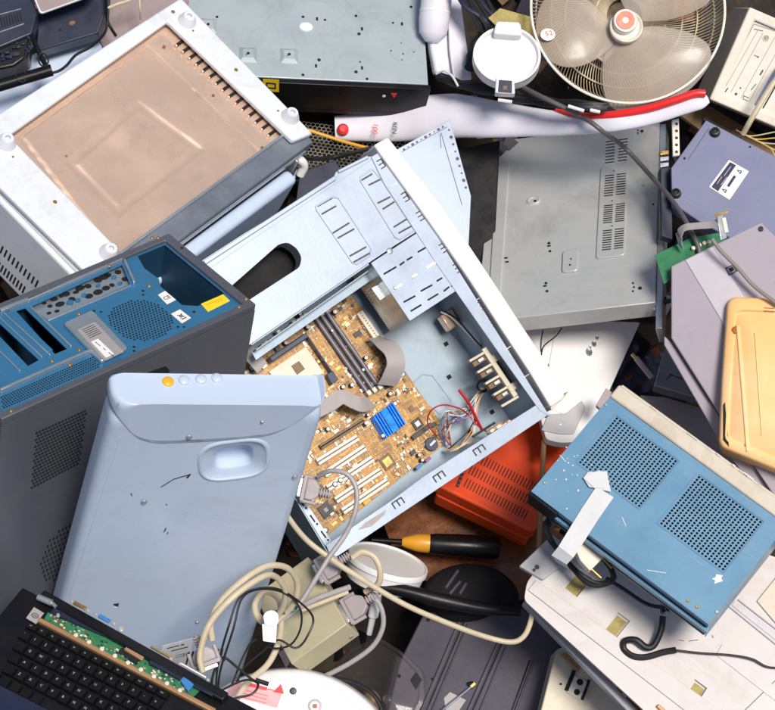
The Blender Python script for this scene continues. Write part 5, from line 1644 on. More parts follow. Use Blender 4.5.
    dots(fr, [(72, 602), (88, 611), (96, 614.5), (114, 624), (121, 629, 2.2), (171, 659), (180, 664), (208, 680), (58, 616), (58, 640 - 25)], .010, 'solder', t, 'port_screws', r=.0022)
    x, y = fr.p(37, 599, .012)
    a, b = Vector((*fr.p(38, 597, .010), .010)), Vector((*fr.p(52, 603, .010), .010)); c = Vector((*fr.p(56, 607, .010), .010))
    MB().tube([a, b], .0048, 14).tube([b, c], .0028, 12).build('hinge_barrel', M['zinc'], t)
    slab('logo_sticker', fr, [(26, 618), (34, 607), (44, 613), (36, 624)], .0006, 'greylabel', t, 0, z=.0042)
    o_ = Vector(fr.p(35, 615.5, .0044)); ring = [(o_.x + .0052 * math.cos(a), o_.y + .0036 * math.sin(a), .0045) for a in [2 * math.pi * i / 20 for i in range(21)]]
    MB().tube([Vector(p) for p in ring], .0005, 5).build('sticker_oval', M['ink'], t)
    text('intel', .0042, fr, (35, 615.5), (41, 618.6), .0044, M['ink'], t, 'sticker_lettering')
    slab('palm_rest', fr, [(-40, 668), (0, 684), (60, 715), (60, 800), (-40, 800)], .010, 'navyslab', t, .003, z=.004)


laptop()


# ================================================================== olive switch box with connectors
def olive():
    fr, (X, Y, Z) = pose('olive')
    t = thing('switch_box', fr, 'olive beige metal box with taupe plugs beside the coiled cream cable', 'switch box')
    MB().box(0, X, 0, Y, -.05, 0).build('cover', M['olive'], t, bevel=.0015)
    sf = side(fr, (0, 0, 0), (1, 0, 0), (0, 0, 1))
    mb = MB()
    for px, py in ((351, 637), (306, 669)):
        q = sf.hit(px, py); screw(mb, q.x, q.y, 0, .003)
    mb.build('screws', M['zinc'], t, sf.m)


olive()


def dplug(name, label, px, py, h, xd, n, w=.030, d=.034, jack=True, tail=None):
    """d-shaped computer plug: hood, ribs, thumbscrews, strain relief"""
    fr = plane(px, py, h, n, xd)
    t = thing(name, fr, label, 'plug')
    MB().prism(smooth_poly([(-w / 2, 0), (w / 2, 0), (w / 2, d * .6), (w * .25, d), (-w * .25, d), (-w / 2, d * .6)], .003), -.015, 0).build('hood', M['connector'], t, bevel=.002, seg=3)
    MB().box(-w * .62, w * .62, -.006, 0.0005, -.013, -.002).build('flange', M['connector'], t, bevel=.001)
    MB().box(-w * .45, w * .45, -.012, -.006, -.011, -.004).build('metal_shell', M['zinc'], t, bevel=.001)
    r_ = MB()
    for k in range(4): r_.box(-.006, .006, d + .002 + k * .0042, d + .0045 + k * .0042, -.0125, -.001)
    r_.tube([(0, d, -.007), (0, d + .02, -.007)], .0042, 10); r_.build('strain_relief', M['connector'], t, bevel=.0008)
    for s in (-1, 1):
        MB().tube([(s * w * .58, -.004, -.007), (s * w * .58, .020, -.007)], .0032, 10).build('thumbscrew', M['connector'], t)
    return t


dplug('computer_plug', 'upper taupe plug at the corner of the olive switch box', 322, 570, -.035, (.5, .86), (-.2, .3, .93), .036, .030)
dplug('computer_plug', 'lower taupe plug beneath the upper one on the olive switch box', 348, 610, -.035, (.5, .86), (-.2, .3, .93), .036, .030)
dplug('computer_plug', 'taupe cable plug lying on the pale blue appliance by the round white machine', 206, 662, .16, (.9, -.35), (.1, .2, .97), .034, .022)
dplug('computer_plug', 'grey cable plug lying over the white slots inside the open case', 306, 488, -.05, (-.25, .97), (.25, .2, .94), .034, .022)

cable('computer_cable', [(318, 476, -.05), (330, 471, -.035), (345, 473, -.03), (354, 483, -.03), (357, 497, -.025), (354, 515, -.02), (345, 535, .0), (330, 556, .01), (315, 580, .015), (298, 606, .02), (282, 620, .03), (268, 624, .03), (257, 612, .03), (257, 598, .03), (266, 592, .03), (277, 598, .03), (284, 612, .03)], .0040, M['cgrey'], 'thin grey cable arching from the plug over the white motherboard slots', 'cable', n=10)
cable('computer_cable', [(212, 640, .17), (211, 622, .175), (222, 600, .175), (246, 578, .17), (268, 566, .15), (287, 568, .12), (297, 582, .09), (295, 600, .07), (285, 614, .05), (270, 624, .045), (258, 618, .045), (255, 604, .045), (264, 592, .045), (277, 597, .04), (281, 612, .04), (279, 640, .03), (268, 664, .04), (248, 682, .06), (236, 700, .07)], .0048, M['ccream'], 'cream coiled cable looping up from the taupe plug on the blue appliance', 'cable', n=10)
cable('computer_cable', [(203, 672, .19), (200, 655, .19), (209, 625, .19), (232, 598, .185), (262, 577, .16), (276, 577, .13), (285, 590, .10), (283, 606, .07), (276, 618, .05)], .0048, M['ccream'], 'outer cream cable loop lying over the corner of the blue appliance', 'cable', n=10)
cable('computer_cable', [(352, 558, -.03), (362, 552, -.03), (374, 557, -.03), (380, 570, -.03), (378, 584, -.04), (365, 592, -.05)], .0050, M['ccream'], 'short cream cable bend in front of the round white dish', 'cable', n=10)
cable('computer_cable', [(369, 595, -.04), (378, 602, -.04), (383, 615, -.04), (382, 630, -.04), (372, 647, -.045), (350, 663, -.05), (325, 676, -.06), (312, 680, -.07)], .0040, M['cgrey'], 'grey cable curving round the right side of the olive switch box', 'cable', n=10)
cable('computer_cable', [(282, 508, -.03), (296, 528, -.01), (310, 543, .0), (330, 558, .0), (352, 573, -.01), (400, 602, -.03), (440, 620, -.05), (480, 635, -.07), (510, 642, -.08), (524, 636, -.09), (531, 620, -.10), (533, 604, -.11), (534, 596, -.12)], .0044, M['ccream'], 'long cream cable sagging across the dark slate case towards the printer base', 'cable', n=10)
cable('computer_cable', [(300, 607, .0), (318, 598, .0), (335, 592, -.01), (350, 587, -.02)], .0045, M['cgrey'], 'short grey cable lying across the olive switch box', 'cable', n=10)
cable('computer_cable', [(302, 610, -.005), (320, 603, -.005), (338, 596, -.015), (348, 592, -.02)], .0036, M['ccream'], 'short cream cable lying just below the grey one on the olive switch box', 'cable', n=10)
cable('black_wire', [(218, 690, .10), (221, 668, .12), (233, 630, .14), (241, 600, .13), (255, 590, .12), (275, 590, .11), (292, 598, .09), (301, 612, .06), (300, 630, .05), (290, 645, .045), (272, 648, .05), (255, 640, .06), (244, 655, .08), (232, 685, .09)], .0017, M['blackrub'], 'thin black wire looped over the cream coiled cable', 'wire', n=6)
cable('black_wire', [(216, 694, .11), (218, 665, .13), (229, 625, .145), (240, 597, .135), (262, 588, .12), (285, 592, .10), (312, 640 - 25, .05), (308, 635, .05), (296, 648, .05), (278, 640, .06), (262, 652, .08), (244, 668, .09), (236, 684, .10)], .0017, M['blackrub'], 'second thin black wire reaching onto the olive switch box', 'wire', n=6)
cable('black_wire', [(214, 705, .11), (212, 680, .12), (222, 658, .12), (238, 668, .11), (253, 680, .10), (262, 683, .10)], .0020, M['blackrub'], 'black wire ending in a small barrel over the pink label', 'wire', n=6)
cable('black_wire', [(205, 700, .13), (222, 690, .12), (245, 680, .11), (258, 684, .10), (252, 694, .10), (236, 698, .11), (220, 704, .12)], .0018, M['blackrub'], 'small closed loop of black wire beside the laptop corner', 'wire', n=6)
cable('wire_barrel', [(256, 680, .105), (268, 684, .10)], .0036, M['blackrub'], 'small black plug barrel lying on the pink label', 'plug', n=10)
cable('green_tie', [(276, 611, .062), (284, 613, .055), (294, 610, .05), (297, 606, .05)], .0022, M['greenwire'], 'dark green wire tie gripping the cable coil', 'cable tie', n=6)


def tagpaper():
    fr = plane(270, 625, .09, (.1, .2, .97), (1, .02))
    t = thing('paper_tag', fr, 'white paper tag wrapped around the cream cable coil', 'tag')
    slab('tag_top', fr, [(263, 615), (267, 611), (273, 610), (278, 613), (279, 620), (277, 626), (265, 626)], .0008, 'tape', t, .0003, z=.004, rad=.005)
    slab('tag_bottom', fr, [(262, 624), (277, 623), (276, 643), (263, 641)], .0008, 'tape', t, .0003, z=.001, rad=.001)


tagpaper()


# ================================================================== round white machine at the bottom
def roundwhite():
    fr = plane(285, 790, .03, (.0, .25, .97), (1, 0))
    t = thing('round_machine', fr, 'round white plastic machine with a pink warning label at the bottom edge', 'appliance')
    r_ = (Vector(fr.p(285, 668)) - Vector(fr.p(285, 790))).length
    MB().lathe(0, 0, [(r_, -.05), (r_, -.012), (r_ * .985, -.004), (r_ * .955, 0), (r_ * .90, .001), (r_ * .895, -.001), (r_ * .885, -.001), (r_ * .88, .001), (.3 * r_, .003)], 96).build('body', M['white'], t, ang=50)
    MB().lathe(0, 0, [(r_ * 1.02, -.09), (r_ * 1.02, -.03), (r_ * 1.0, -.02)], 96).build('lower_ring', M['basegrey'], t)
    lb = fr.poly([(233, 681), (282, 694), (277, 708), (226, 694)], .0015)
    MB().prism(lb, .0012, .0022).build('warning_label', mat('pink_label', (.80, .40, .42), .5, 0, .2, None, 20, .02), t)
    d = MB(); line_box(d, fr, (247, 684), (267, 689), .0026, .0022, .0028, .0015); line_box(d, fr, (267, 689), (274, 690.5), .0008, .0022, .0028, .0015); d.prism(fr.poly([(273, 692), (281, 684), (284, 694)], .0015), .0022, .0028)
    for k in range(3): line_box(d, fr, (238 - k * 1, 688 + k * 3.6), (268 - k * 1, 696 + k * 3.6), .0004, .0022, .0026, .0015)
    d.build('label_print', M['inkred'], t)
    dots(fr, [(293, 691, 3)], .001, 'slate', t, 'screw_boss')
    x, y = fr.p(315, 706, .002); MB().lathe(x, y, [(.011, .0005), (.011, .003), (.008, .004), (.0075, .001)], 24).build('dial_ring', M['basegrey'], t)
    MB().box(x - .003, x + .003, y - .003, y + .003, .001, .004).build('dial_centre', M['brownboard'], t, bevel=.0006)
    dots(fr, [(237, 680, 2)], .001, 'slate', t, 'rim_screw')


roundwhite()


def dish():
    fr = plane(388, 560, -.32, (.28, .93, .26), (1, .3))
    t = thing('round_dish', fr, 'shallow round white plastic dish half hidden behind the case corner', 'dish')
    r_ = .070
    MB().lathe(0, 0, [(r_ * .84, -.040), (r_ * .9, -.038), (r_ * .965, -.010), (r_, -.009), (r_, -.001), (r_ * .985, .001), (r_ * .95, .001), (r_ * .94, -.002), (r_ * .90, -.002), (r_ * .3, -.002)], 64).build('bowl', M['white'], t, ang=50)


dish()


def torch():
    a, b = at(388, 541, -.42), at(500, 548, -.43)
    z = (b - a).normalized(); x = Vector((0, 0, 1)).cross(z).normalized(); y = z.cross(x)
    fr = Fr(a, Matrix((x, y, z)).transposed())
    t = thing('hand_tool', fr, 'black tool handle with a yellow collar lying on rusty scrap', 'tool'); L = (b - a).length
    MB().lathe(0, 0, [(.002, -.03), (.0048, -.028), (.0048, .02), (.006, .026)], 20).build('shaft', M['black'], t)
    MB().lathe(0, 0, [(.007, .024), (.010, .030), (.0155, .050), (.0165, .068), (.016, .072)], 28).build('yellow_collar', M['yellowhandle'], t)
    MB().lathe(0, 0, [(.0165, .072), (.018, .080), (.0195, .12), (.0205, L - .01), (.018, L - .002), (.010, L)], 28).build('grip', M['black'], t)


torch()


def bar():
    w = catmull([at(375, 587, -.27), at(400, 590, -.27), at(440, 600, -.27), at(480, 608, -.28), at(520, 612, -.29)], 6)
    o = w[len(w) // 2]; n = len(w)
    tag(MB().tube([q - o for q in w], [.007 + .005 * math.sin(math.pi * i / (n - 1)) for i in range(n)], 18).build('curved_handle', M['black'], None, Matrix.Translation(o)), 'glossy black curved handle below the round white dish', 'handle')


bar()


def slatecase():
    fr = plane(470, 650, -.34, (-.1, .3, .95), (.90, .43))
    t = thing('ribbed_case', fr, 'dark slate ribbed plastic case with a bolt lying on it', 'equipment case')
    slab('lid', fr, [(424, 612), (520, 606), (560, 640), (520, 770), (380, 740), (400, 660)], .05, 'slate', t, .003, rad=.01)
    for a, b, w in (((460, 622), (420, 716), .0035), ((468, 624), (428, 720), .0014), ((500, 640), (460, 730), .0030), ((508, 642), (470, 735), .0014), ((534, 660), (505, 740), .002)):
        k = MB(); line_box(k, fr, a, b, w, 0, .0045); k.build('rib', M['slate'], t, bevel=.0016)
    k = MB()
    for a, b in (((464, 622), (424, 716)), ((503.5, 640), (463.5, 731)), ((530, 660), (501, 740))): line_box(k, fr, a, b, .0014, -.001, .0006)
    k.build('groove', M['void'], t)
    dots(fr, [(428, 620, 2), (432, 679, 1.4)], 0, 'void', t, 'rivet_holes', 'dot')
    slab('torn_label', fr, [(444, 698), (450, 692), (466, 700), (458, 712), (446, 712)], .0005, 'greylabel', t, 0, z=.0006)
    fr = plane(458, 696, -.31, (0, .3, .95), (.85, -.5))
    b = thing('long_bolt', fr, 'long thin steel bolt lying across the ribbed slate case', 'bolt')
    L = lambda px, py: Vector((*fr.p(px, py), 0))
    MB().tube([L(440, 712), L(472, 686)], .0022, 8).build('shaft', M['steel'], b)
    MB().tube([L(471, 687), L(475, 683.5)], .0042, 6).build('head', M['gold'], b)
    MB().tube([L(468, 684), L(473, 683)], .0034, 8).build('nut', M['black'], b)


slatecase()


def helmet():
    fr = plane(470, 592, -.37, (0, .4, .91), (1, 0))
    t = thing('black_moulded_cover', fr, 'black moulded cover with slotted ribs above the ribbed slate case', 'plastic cover')
    MB().lathe(0, 0, [(1, -.08), (1, -.03), (.92, -.008), (.8, 0), (.5, .006), (.2, .007)], 40, .085, .058).build('dome', M['matte'], t, ang=60)
    k = MB()
    for a, b in (((446, 588), (458, 571)), ((450, 594), (460, 582)), ((460, 594), (466, 584))): line_box(k, fr, a, b, .0030, .0, .009, .004, True)
    k.build('ribs', M['slate'], t, bevel=.002)


helmet()


def clearbox():
    fr = plane(385, 680, -.10, (-.1, .3, .95), (.9, .43))
    t = thing('clear_lid', fr, 'smoky transparent plastic lid with a black wire behind the round white machine', 'plastic lid')
    P = smooth_poly(fr.poly([(332, 672), (352, 648), (378, 636), (404, 652), (424, 672), (426, 700), (410, 730), (350, 740), (310, 700)]), .012, 5)
    C = sum((Vector(p) for p in P), Vector((0, 0))) / len(P)
    ls = [[(C.x + (p[0] - C.x) * s, C.y + (p[1] - C.y) * s, z) for p in P] for s, z in ((1.03, -.045), (1.0, -.004), (.97, 0), (.90, .001), (.88, -.002), (.85, 0), (.3, .003))]
    mb = MB(); n = len(P); vs = [p for l in ls for p in l]; fs = []
    for k in range(len(ls) - 1):
        for i in range(n): fs.append((k * n + i, k * n + (i + 1) % n, (k + 1) * n + (i + 1) % n, (k + 1) * n + i))
    fs.append(tuple((len(ls) - 1) * n + i for i in range(n)))
    mb.add(vs, fs).build('lid', M['clear'], t)
    x, y = fr.p(388, 700); MB().lathe(x, y, [(.008, 0), (.0075, .006), (.0055, .008), (.003, .006)], 20).build('boss', M['clear'], t)
    slab('slot_plate', fr, [(410, 680), (416, 672), (422, 680), (416, 690)], .001, 'black', t, .0005, z=.002)
    dots(fr, [(399, 676, 2)], .002, 'void', t, 'hole', 'dot')
    MB().lathe(*fr.p(370, 700, -.03), [(.016, -.05), (.016, -.03), (.01, -.022), (.003, -.02)], 20).build('copper_coil', M['brownpart'], t)
    cable('inner_wire', [(322, 680, -.06), (345, 680, -.055), (368, 690, -.06), (380, 704, -.06), (384, 722, -.06)], .0036, M['blackrub'], parent=t)


clearbox()


def socketbox():
    fr = plane(580, 690, -.22, (.1, .3, .95), (.9, .4))
    t = thing('socket_block', fr, 'grimy cream socket block with two round holes under the printer base', 'socket')
    slab('block', fr, [(556, 650), (575, 640), (650, 700), (640, 740), (536, 730)], .05, 'cream', t, .003, rad=.004)
    slab('socket_plate', fr, [(572, 674), (588, 682), (580, 700), (566, 692)], .002, 'beigelight', t, .001, z=.003)
    k = MB(); line_box(k, fr, (574, 671), (566, 691), .003, 0, .004); line_box(k, fr, (589, 680), (582, 700), .002, 0, .004); k.build('dark_side', M['void'], t)
    dots(fr, [(580, 682, 3.6), (577, 692, 3.4), (561, 684, 1.2)], .003, 'void', t, 'holes', 'dot')
    slab('yellow_cap', fr, [(561, 655), (566, 652), (583, 664), (578, 672)], .004, 'tan', t, .003, z=.004, rad=.003)


socketbox()


def syringe():
    a, b = at(377, 597, -.07), at(369, 634, -.10)
    z = (b - a).normalized(); x = Vector((0, 0, 1)).cross(z).normalized(); y = z.cross(x)
    fr = Fr(a, Matrix((x, y, z)).transposed()); L = (b - a).length
    t = thing('white_plug_tube', fr, 'short white plastic plug standing between the switch box and the clear lid', 'plug')
    MB().lathe(0, 0, [(.004, -.006), (.0065, -.004), (.0072, 0), (.0085, .01), (.0085, L * .5), (.005, L * .55)], 20).build('sleeve', M['white'], t)
    MB().lathe(0, 0, [(.0055, L * .5), (.0052, L * .7), (.0045, L), (.002, L + .001)], 16).build('tip', M['white'], t)


syringe()


# ================================================================== fan
def fan():
    fr = plane(628, 8, -.31, (.02, .12, .99), (1, 0))
    t = thing('desk_fan', fr, 'wire grille fan with three smoky blades and a red centred hub', 'fan')
    Rr = 103 * PX * 1.03
    ring = [(Rr * math.cos(a), Rr * math.sin(a), 0) for a in [2 * math.pi * i / 96 for i in range(97)]]
    MB().tube([Vector(p) for p in ring], .0024, 10, up=(0, 0, 1)).build('grille_rim', M['ring'], t)
    w = MB()
    for i in range(150):
        a = 2 * math.pi * i / 150; pts = []
        for k in range(9):
            u = k / 8; r_ = .03 + (Rr - .03) * u; z = -.060 + .012 * (1 - u) + .058 * max(0, (u - .72) / .28) ** 2
            aa = a + .45 * u
            pts.append((r_ * math.cos(aa), r_ * math.sin(aa), z))
        w.tube(pts, .00085, 5)
    for rr, z in ((.05, -.049), (.10, -.053), (.125, -.050), (Rr * .93, -.034)):
        w.tube([(rr * math.cos(a), rr * math.sin(a), z - .001) for a in [2 * math.pi * i / 72 for i in range(73)]], .0014, 5, up=(0, 0, 1))
    g = w.build('rear_grille', M['fanwire'], t)
    # blades: paddle shapes from the hub
    hx, hy = fr.p(627, 25, .02)
    hub = Vector((hx, hy))
    shapes = [
        [(617, 33), (604, 50), (603, 80), (610, 104), (635, 114), (668, 105), (697, 84), (712, 62), (710, 45), (690, 32), (655, 24), (636, 26)],
        [(613, 22), (600, 6), (580, -12), (556, -16), (541, 0), (535, 24), (540, 50), (556, 67), (580, 68), (604, 55), (619, 38)],
        [(628, 12), (640, 20), (665, 19), (690, 12), (712, 0), (716, -14), (700, -34), (670, -46), (640, -44), (620, -30), (617, -8)]]
    for sh in shapes:
        P = [Vector(v) for v in fr.poly(sh, .0)]
        C = sum(P, Vector((0, 0))) / len(P)
        Q = smooth_poly([tuple(p) for p in P], .02, 4)
        ls = []
        for s_ in (1, .97, .75, .5, .25, .02):
            l = []
            for p in Q:
                q = C + (Vector(p) - C) * s_
                d = q - hub; tang = (C - hub).normalized(); perp = Vector((-tang.y, tang.x))
                z = -.010 + .16 * d.dot(perp) * min(1, d.length / .08) + .012 * (1 - s_ * s_)
                l.append((q.x, q.y, z + (0.0 if s_ < 1 else -.0008)))
            ls.append(l)
        mb = MB(); n = len(Q); vs = [p for l in ls for p in l]; fs = []
        for k in range(len(ls) - 1):
            for i in range(n): fs.append((k * n + i, k * n + (i + 1) % n, (k + 1) * n + (i + 1) % n, (k + 1) * n + i))
        fs.append(tuple((len(ls) - 1) * n + i for i in range(n)))
        o = mb.add(vs, fs).build('blade', M['fanblade'], t, ang=80)
        o.modifiers.new('thick', 'SOLIDIFY').thickness = .0015
    hm = MB().lathe(hx, hy, [(.020, -.02), (.0265, -.004), (.0280, .010), (.0275, .013), (.0255, .014), (.0225, .010), (.0215, .009)], 40).build('hub', M['ring'], t, ang=50)
    hx2, hy2 = fr.p(625.5, 20.5, .022)
    MB().lathe(hx2, hy2, [(.0205, .008), (.0205, .020), (.019, .0225), (.012, .0235), (.005, .0238)], 36).build('hub_cap', M['ring'], hm, ang=50)
    MB().prism([(hx2 + .0155 * math.cos(2 * math.pi * i / 32), hy2 + .0155 * math.sin(2 * math.pi * i / 32)) for i in range(32)], .0232, .0246, [[(hx2 + .0055 * math.cos(2 * math.pi * i / 16), hy2 + .0055 * math.sin(2 * math.pi * i / 16)) for i in range(16)]]).build('red_ring', mat('coral_red', (.80, .13, .07), .45, 0, .4, (.85, .35, .25), 60, .02), hm)
    # round maker's sticker on the left blade
    q = fr.p(548, 34, .010)
    st = MB().lathe(q[0], q[1], [(.013, .0055), (.013, .0066), (.006, .0068)], 24, .95, .8).build('round_sticker', M['paper'], t)
    q = fr.p(548.5, 34, .0125)
    text('5', .012, fr, (547, 34), (556, 32), .0072, M['inkred'], st); text('2', .012, fr, (551, 33), (556, 31), .0072, M['inkred'], st)
    sp = MB(); sp.tube([Vector((*fr.p(600, 60, -.035), -.035)), Vector((*fr.p(615, 40, -.03), -.03))], .010, 10, .3); sp.build('motor_arm', M['ring'], t)
    mb = MB().lathe(0, 0, [(.05, -.12), (.055, -.09), (.05, -.066)], 24).build('motor_housing', M['brownpart'], t)
    slab('yellow_guard', fr, [(488, 18), (500, 8), (536, 18), (532, 55), (515, 45)], .002, 'mesh', t, .001, z=-.04) if 'mesh' in M else slab('yellow_guard', fr, [(488, 18), (500, 8), (536, 18), (532, 55), (515, 45)], .002, 'moss', t, .001, z=-.045)


fan()


def lid():
    fr = plane(507, 55, -.29, (0, .22, .97), (1, .1))
    t = thing('round_white_lid', fr, 'round white plastic lid with a dark switch slot beside the fan', 'plastic lid')
    Rr = 37 * PX
    MB().lathe(0, 0, [(Rr, -.030), (Rr, -.012), (Rr * .985, -.004), (Rr, -.002), (Rr * .99, .001), (Rr * .93, .001), (Rr * .90, -.002), (Rr * .87, -.007), (.5 * Rr, -.0085), (.1, -.0085)][:-1] , 64, 1, .90).build('lid', M['white'], t, ang=45)
    MB().prism(smooth_poly(fr.poly([(493, 36), (496, 23), (520, 24), (522, 38)], .004), .006, 5), -.015, .014).build('spout', M['white'], t, bevel=.004, seg=3)
    MB().prism(fr.poly([(495, 93), (496, 77), (514, 78), (515, 94)], .004), -.015, .006).build('switch_housing', M['white'], t, bevel=.002, seg=3)
    MB().prism(fr.poly([(498, 92), (499, 80), (512, 81), (512, 93)], .006), .004, .0075).build('switch_slot', M['navyslab'], t, bevel=.0008)
    MB().prism(fr.poly([(503, 86), (507, 86), (507, 90), (503, 90)], .0075), .0070, .0085).build('switch_pin', M['brownpart'], t)
    return t


lid()


def white_shells():
    # long white shell with a red edge
    P = [(335, 128, -.47, .022), (360, 127, -.47, .026), (395, 124, -.465, .032), (425, 118, -.45, .040), (455, 116, -.43, .040), (490, 119, -.40, .034), (530, 122, -.37, .026), (570, 124, -.33, .020), (610, 122, -.275, .0175), (650, 116, -.26, .015), (685, 106, -.245, .0135), (700, 102, -.24, .0125), (708, 99, -.24, .007)]
    w = catmull([at(*p[:3]) for p in P], 5); rr = []
    for i in range(len(P) - 1):
        for j in range(5): rr.append(P[i][3] + (P[i + 1][3] - P[i][3]) * j / 5)
    rr.append(P[-1][3])
    o = w[len(w) // 2]
    t = MB().tube([q - o for q in w], rr, 28, flat=.55, up=CR @ Vector((0, .2, 1))).build('vacuum_shell', M['whitecool'], None, Matrix.Translation(o), ang=60)
    tag(t, 'long glossy white curved shell with a red stripe along its tapering end', 'appliance shell')
    n_ = (CR @ Vector((0, .2, 1))).normalized()
    s = catmull([at(a, b, h) for a, b, h in ((556, 110, -.345), (580, 115, -.305), (610, 115, -.268), (645, 109, -.25), (675, 100, -.237), (695, 93.5, -.232), (705, 93.5, -.232))], 6)
    MB().tube([q - o for q in s], [.003 + .0035 * min(1, i / 12) for i in range(len(s))], 12).build('red_stripe', M['red'], t, ang=60)
    e = MB(); q = at(690, 111, -.25) - o
    fr = plane(380, 130, -.445, (0, .15, .99), (0, 1))
    text('100', .0135, fr, (375, 129), (374, 139), .004, M['inkred'], t); text('KEN', .0115, fr, (394.5, 128), (393.5, 138), .007, M['ink'], t)
    r_ = MB(); fr2 = plane(343, 129, -.45, (0, .2, .98), (1, 0)); r_.lathe(0, 0, [(.010, -.01), (.010, 0), (.006, .004)], 20); r_.build('red_cap', M['inkred'], t, fr2.m)
    # standing white panels at the top
    fr = plane(455, 40, -.42, (.35, .25, .9), (.95, .1))
    p = thing('white_bent_panel', fr, 'tall white bent plastic panel between the grey enclosure and the round lid', 'plastic panel')
    slab('front_face', fr, [(447, -12), (459, -12), (472, 79), (454, 80), (450, 50)], .006, 'whitecool', p, .002)
    slab('side_face', fr, [(424, -12), (448, -12), (455, 80), (436, 72), (432, 50)], .02, 'whitecool', p, .006, z=-.014)
    a = at(438, -15, -.42); b = at(432, 42, -.42)
    z = (b - a).normalized(); x = Vector((0, 0, 1)).cross(z).normalized(); y = z.cross(x); L = (b - a).length
    fr = Fr(a, Matrix((x, y, z)).transposed())
    c = thing('white_bottle', fr, 'rounded white bottle shape beside the grey enclosure at the top edge', 'bottle')
    MB().lathe(0, 0, [(.02, -.02), (.026, 0), (.027, L * .6), (.024, L * .85), (.012, L), (.003, L + .002)], 32).build('body', M['whitecool'], c, ang=60)
    MB().lathe(0, 0, [(.0272, L * .45), (.0278, L * .47), (.0272, L * .49)], 32).build('collar', M['white'], c)


white_shells()

rnd0 = random.Random(21)


def bundles():
    o = None
    for k in range(19):
        j = lambda s=3.4: rnd0.uniform(-s, s)
        pts = [(438 + j(3), 76 + j(3), -.385 - .004 * (k % 3)), (455 + j(), 83 + j(3), -.365), (480 + j(), 89 + j(5), -.345), (510 + j(), 95 + j(5), -.32), (545 + j(), 101 + j(5), -.29), (580 + j(), 105 + j(4), -.255), (606 + j(4), 107 + j(3.5), -.25)]
        if o is None:
            o = cable('cable_bundle', pts, .0030, M['blackrub'], 'bundle of black leads lying along the white shell below the round lid', 'cable bundle', n=8)
        else:
            cable('lead', pts, rnd0.choice((.0022, .0028, .0032)), M['blackrub' if k % 4 else 'navyslab'], parent=o)
    cable('bare_lead', [(436, 74, -.38), (444, 71, -.37), (452, 76, -.36), (458, 86, -.35)], .002, M['inkwhite'], parent=o)
    for q in (((498, 100), (512, 102)), ((568, 106), (584, 111)), ((590, 110), (600, 112))):
        a = [at(q[0][0], q[0][1], -.28 if q[0][0] < 550 else -.245), at(q[1][0], q[1][1], -.28 if q[0][0] < 550 else -.245)]; i = wm(o).inverted()
        MB().tube([i @ v for v in a], .003, 8).build('bright_clip', M['inkwhite'], o)
    for k in range(9):
        j = lambda s=5: rnd0.uniform(-s, s)
        nm = cable('dark_lead', [(455 + k * 3 + j(), -12, -.37), (468 + k * 3 + j(), 10 + j(), -.36), (478 + k * 3 + j(), 25 + j(), -.36), (480 + j(9), 45 + j(), -.38), (470 + j(), 70 + j(), -.39)], rnd0.choice((.003, .004, .005)), M['blackrub' if k % 3 else 'navyslab'], 'dark leads crowding behind the round white lid', 'cable')
        nm['group'] = 'dark leads behind the round lid'
    cable('cable', [(524, 88, -.30), (542, 97, -.265), (565, 108, -.26), (580, 116, -.28), (592, 123, -.26), (606, 134, -.27), (625, 148, -.36), (650, 175, -.32), (672, 200, -.25), (688, 225, -.215), (699, 250, -.20), (698, 272, -.20), (686, 291, -.22), (672, 300, -.25), (662, 302, -.26)], .0040, M['darkcord'], 'thick dark grey cord crossing the flat player and curving round its right side', 'cable', n=10)
    q = plane(663, 301, -.265, (.2, .3, .93), (1, 0)); MBb = MB().box(-.006, .006, -.007, .007, -.01, .004).build('black_grommet', M['blackrub'], None, q.m, bevel=.002); tag(MBb, 'black square cord grommet at the corner of the flat player', 'grommet')
    cable('cable', [(712, 239, -.12), (722, 252, -.12), (738, 268, -.115), (752, 284, -.11), (768, 297, -.10), (790, 312, -.09)], .0034, M['mossy'] if 'mossy' in M else M['connector'], 'taupe grey cord running over the lavender cover', 'cable', n=8)
    cable('cable', [(790, 60, -.29), (770, 88, -.28), (752, 118, -.28), (743, 134, -.30)], .0048, M['ccream'], 'cream cord hanging over the edge of the beige computer', 'cable', n=8)
    cable('tan_stick', [(544, 440, -.34), (542, 480, -.34), (540, 520, -.34), (538, 560, -.34)], .0046, M['tan'], 'tan stick standing beside the red vented box', 'stick', n=8)
    cable('tan_stick', [(308, 130, -.44), (345, 142, -.44), (382, 152, -.43)], .0032, M['yellowhandle'], 'thin yellow stick lying on the metal mesh', 'stick', n=8)


M['darkcord'] = mat('cord_dark', (.10, .095, .10), .45, 0, .3)
M['mossy'] = mat('cord_olive', (.26, .23, .20), .5, 0, .2)
bundles()


